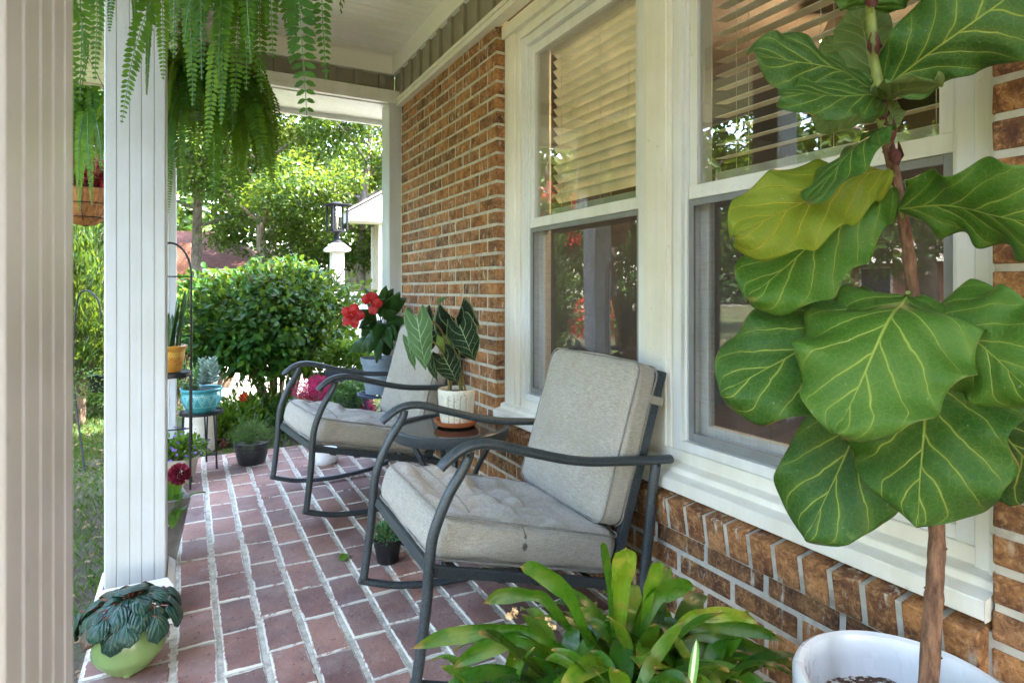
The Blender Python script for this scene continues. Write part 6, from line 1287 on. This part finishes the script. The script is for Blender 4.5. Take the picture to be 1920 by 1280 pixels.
tree('slim tree with pale forked trunks rising right behind the lantern', 4.15, 16.2, 9, 2.7, 34000, .105, M['tree'], .3, .16, .2, seed=1)
tree('leafy yellow green tree behind the lamp post', 1.9, 17.5, 10, 3.0, 42000, .105, M['tree'], -.2, .17, .22, seed=2)
tree('bushy tree left of the lamp post above the dark blue car', .2, 19.5, 10, 3.1, 36000, .11, M['tree'], .2, .18, .36, seed=3)
tree('tall green tree beside the brick bungalow', -3.3, 21, 11, 3.3, 32000, .12, M['tree'], .1, .2, .38, seed=4)
tree('open tree with dark trunk in front of the far pale house', 2.6, 24, 12, 3.6, 26000, .14, M['tree2'], .4, .22, .25, seed=5)
tree('dense shade tree overhanging the left of the bungalow', -3.4, 13.5, 7.5, 2.4, 26000, .10, M['tree2'], .3, .15, .48, seed=6)
tree('tree nearest to the garage wing, half hidden by its eave', 7.6, 23, 11, 3.6, 24000, .13, M['tree'], 0, .2, .12, seed=7)
for kk, (x, y, lab) in enumerate(((3.5, -6.5, 'unseen tree added to block sky light, nearest the driveway side'), (-1.2, -6.2, 'unseen tree added to block sky light, in the middle of its row'), (-5.8, -5.5, 'unseen tree added to block sky light, at the open end of its row'))): tree(lab, x, y, 8.5, 2.8, 12000, .2, M['tree2'], .1, .18, .15, 'unseen light blocking trees added behind the camera', seed=60 + kk)  # row added out of view behind the camera, keeps sky light off the columns
k = 8
for (x, y, lab) in ((-9, 6, 'side lawn tree straight across from the window'), (-9.5, 12, 'second side lawn tree beyond the first'), (-12, 19, 'side lawn tree at the back left'), (-7.5, 16.5, 'side lawn tree with narrow crown'), (-13, 2, 'side lawn tree nearest the street corner')):
    tree(lab, x, y, 8.5, 3.0, 9000, .2, M['tree'], .2, .18, .22, 'trees on the side lawn', seed=k); k += 1
def woods():
    cl = []
    for i in range(90):
        a = R(-62 + 112 * i / 89); d = 46 + rnd.uniform(-5, 8)
        for z in (2, 6, 10.5): cl.append(((math.sin(a) * d, math.cos(a) * d, z + rnd.uniform(-1, 1)), rnd.uniform(2.6, 3.8)))
    for i in range(40):
        y = -25 + i * 1.7
        for z in (2, 6, 10): cl.append(((-40 + rnd.uniform(-3, 3), y, z), rnd.uniform(2.6, 3.6)))
    o = crown(None, cl, 60000, .62, M['tree2'], 'far_woods', aspect=.7); setp(o, 'continuous band of woodland closing the view far behind the houses', 'woods', kind='stuff')
woods()
def crepe():
    t = tree('small crepe myrtle with red flower heads on the side lawn', -5.6, 13.2, 3.6, 1.2, 5000, .09, M['tree'], .1, .06, .3, 'flowering plants on the side lawn', cname='crepe_myrtle', seed=40)
    for _ in range(14): leafcloud('flower', np.array([-5.6 + rnd.uniform(-1.2, 1.2), 13.2 + rnd.uniform(-1.2, 1.2), rnd.uniform(2.0, 3.5)]) + rng.normal(0, .12, (64, 3)), unit(64), unit(64), .07, .06, rng.random(64), M['red'], t)
    t = shrub('azalea', 'low bush covered in red flowers on the side lawn', 'shrub', (-4.2, 9.6, -.1), .55, .95, 1600, .07, M['bright'], .5, 6, .1, grp='flowering plants on the side lawn'); n = 700; d = unit(n); leafcloud('flower', np.array([-4.2, 9.6, .48]) + d * np.array([.55, .55, .45]), unit(n), d, .06, .05, rng.random(n), M['red'], t)
    shrub('arborvitae', 'bright lime green upright shrub on the side lawn', 'shrub', (-5.0, 5.6, -.1), .7, 1.75, 5000, .08, M['bright'], .7, 5, .05)
crepe()

# ================================================================== grass and litter
def grass():
    n = 75000; x = rng.uniform(-3.6, -.27, n); y = rng.uniform(1.2, 9, n); dens = np.array([mnoise.noise(Vector((a * 1.7, b * 1.2, 2))) for a, b in zip(x, y)]); edge = (-.27 - x)
    keep = (dens + .35 * np.minimum(1, edge * 2.2) + .0 + rng.normal(0, .14, n)) > 0; x, y = x[keep], y[keep]; m = len(x)
    P = np.stack([x, y, np.full(m, -.09)], 1); D = unit(m) * .55 + np.array([0, 0, 1.]); N = unit(m); o = leafcloud('grass', P, D, N, rng.uniform(.03, .09, m), .0042, rng.random(m), M['grass'], None, .05, .25); setp(o, 'uneven lawn grass growing along the patio and under the columns', 'grass', kind='stuff')
    n = 12000; x = rng.uniform(-1.2, 3.4, n); y = rng.uniform(4.3, 6.7, n); P = np.stack([x, y, np.full(n, -.09)], 1); o = leafcloud('ground_cover', P, unit(n) * .9 + np.array([0, 0, .8]), unit(n) + np.array([0, 0, .8]), rng.uniform(.03, .08, n), .014, rng.random(n), M['grass'], None, .05, .2); setp(o, 'low weedy ground cover between the patio end and the driveway', 'ground cover', kind='stuff')
    n = 900; x = rng.uniform(-2.2, -.26, n); y = rng.uniform(1.2, 6, n); P = np.stack([x, y, np.full(n, -.072) + rng.random(n) * .012], 1); o = leafcloud('leaf_litter', P, unit(n) * np.array([1, 1, .15]), unit(n) * .3 + np.array([0, 0, 1]), rng.uniform(.02, .05, n), .018, rng.random(n), g_leaf('dead_leaf', [(0, (.10, .05, .02)), (1, (.36, .22, .11))], .1, .8), None, .15, .1); setp(o, 'brown fallen leaves scattered on the soil beside the patio', 'leaf litter', kind='stuff')
    n = 1300; x = rng.uniform(-.2, 1.2, n); y = rng.uniform(1.2, 4.2, n); P = np.stack([x, y, np.full(n, .0055)], 1); o = leafcloud('patio_debris', P, unit(n) * np.array([1, 1, .05]), unit(n) * .1 + np.array([0, 0, 1]), rng.uniform(.004, .02, n), .0022, rng.random(n), bpy.data.materials['dead_leaf'], None, .05, 0); setp(o, 'tiny dry leaf crumbs and needles scattered over the patio bricks', 'debris', kind='stuff')
grass()
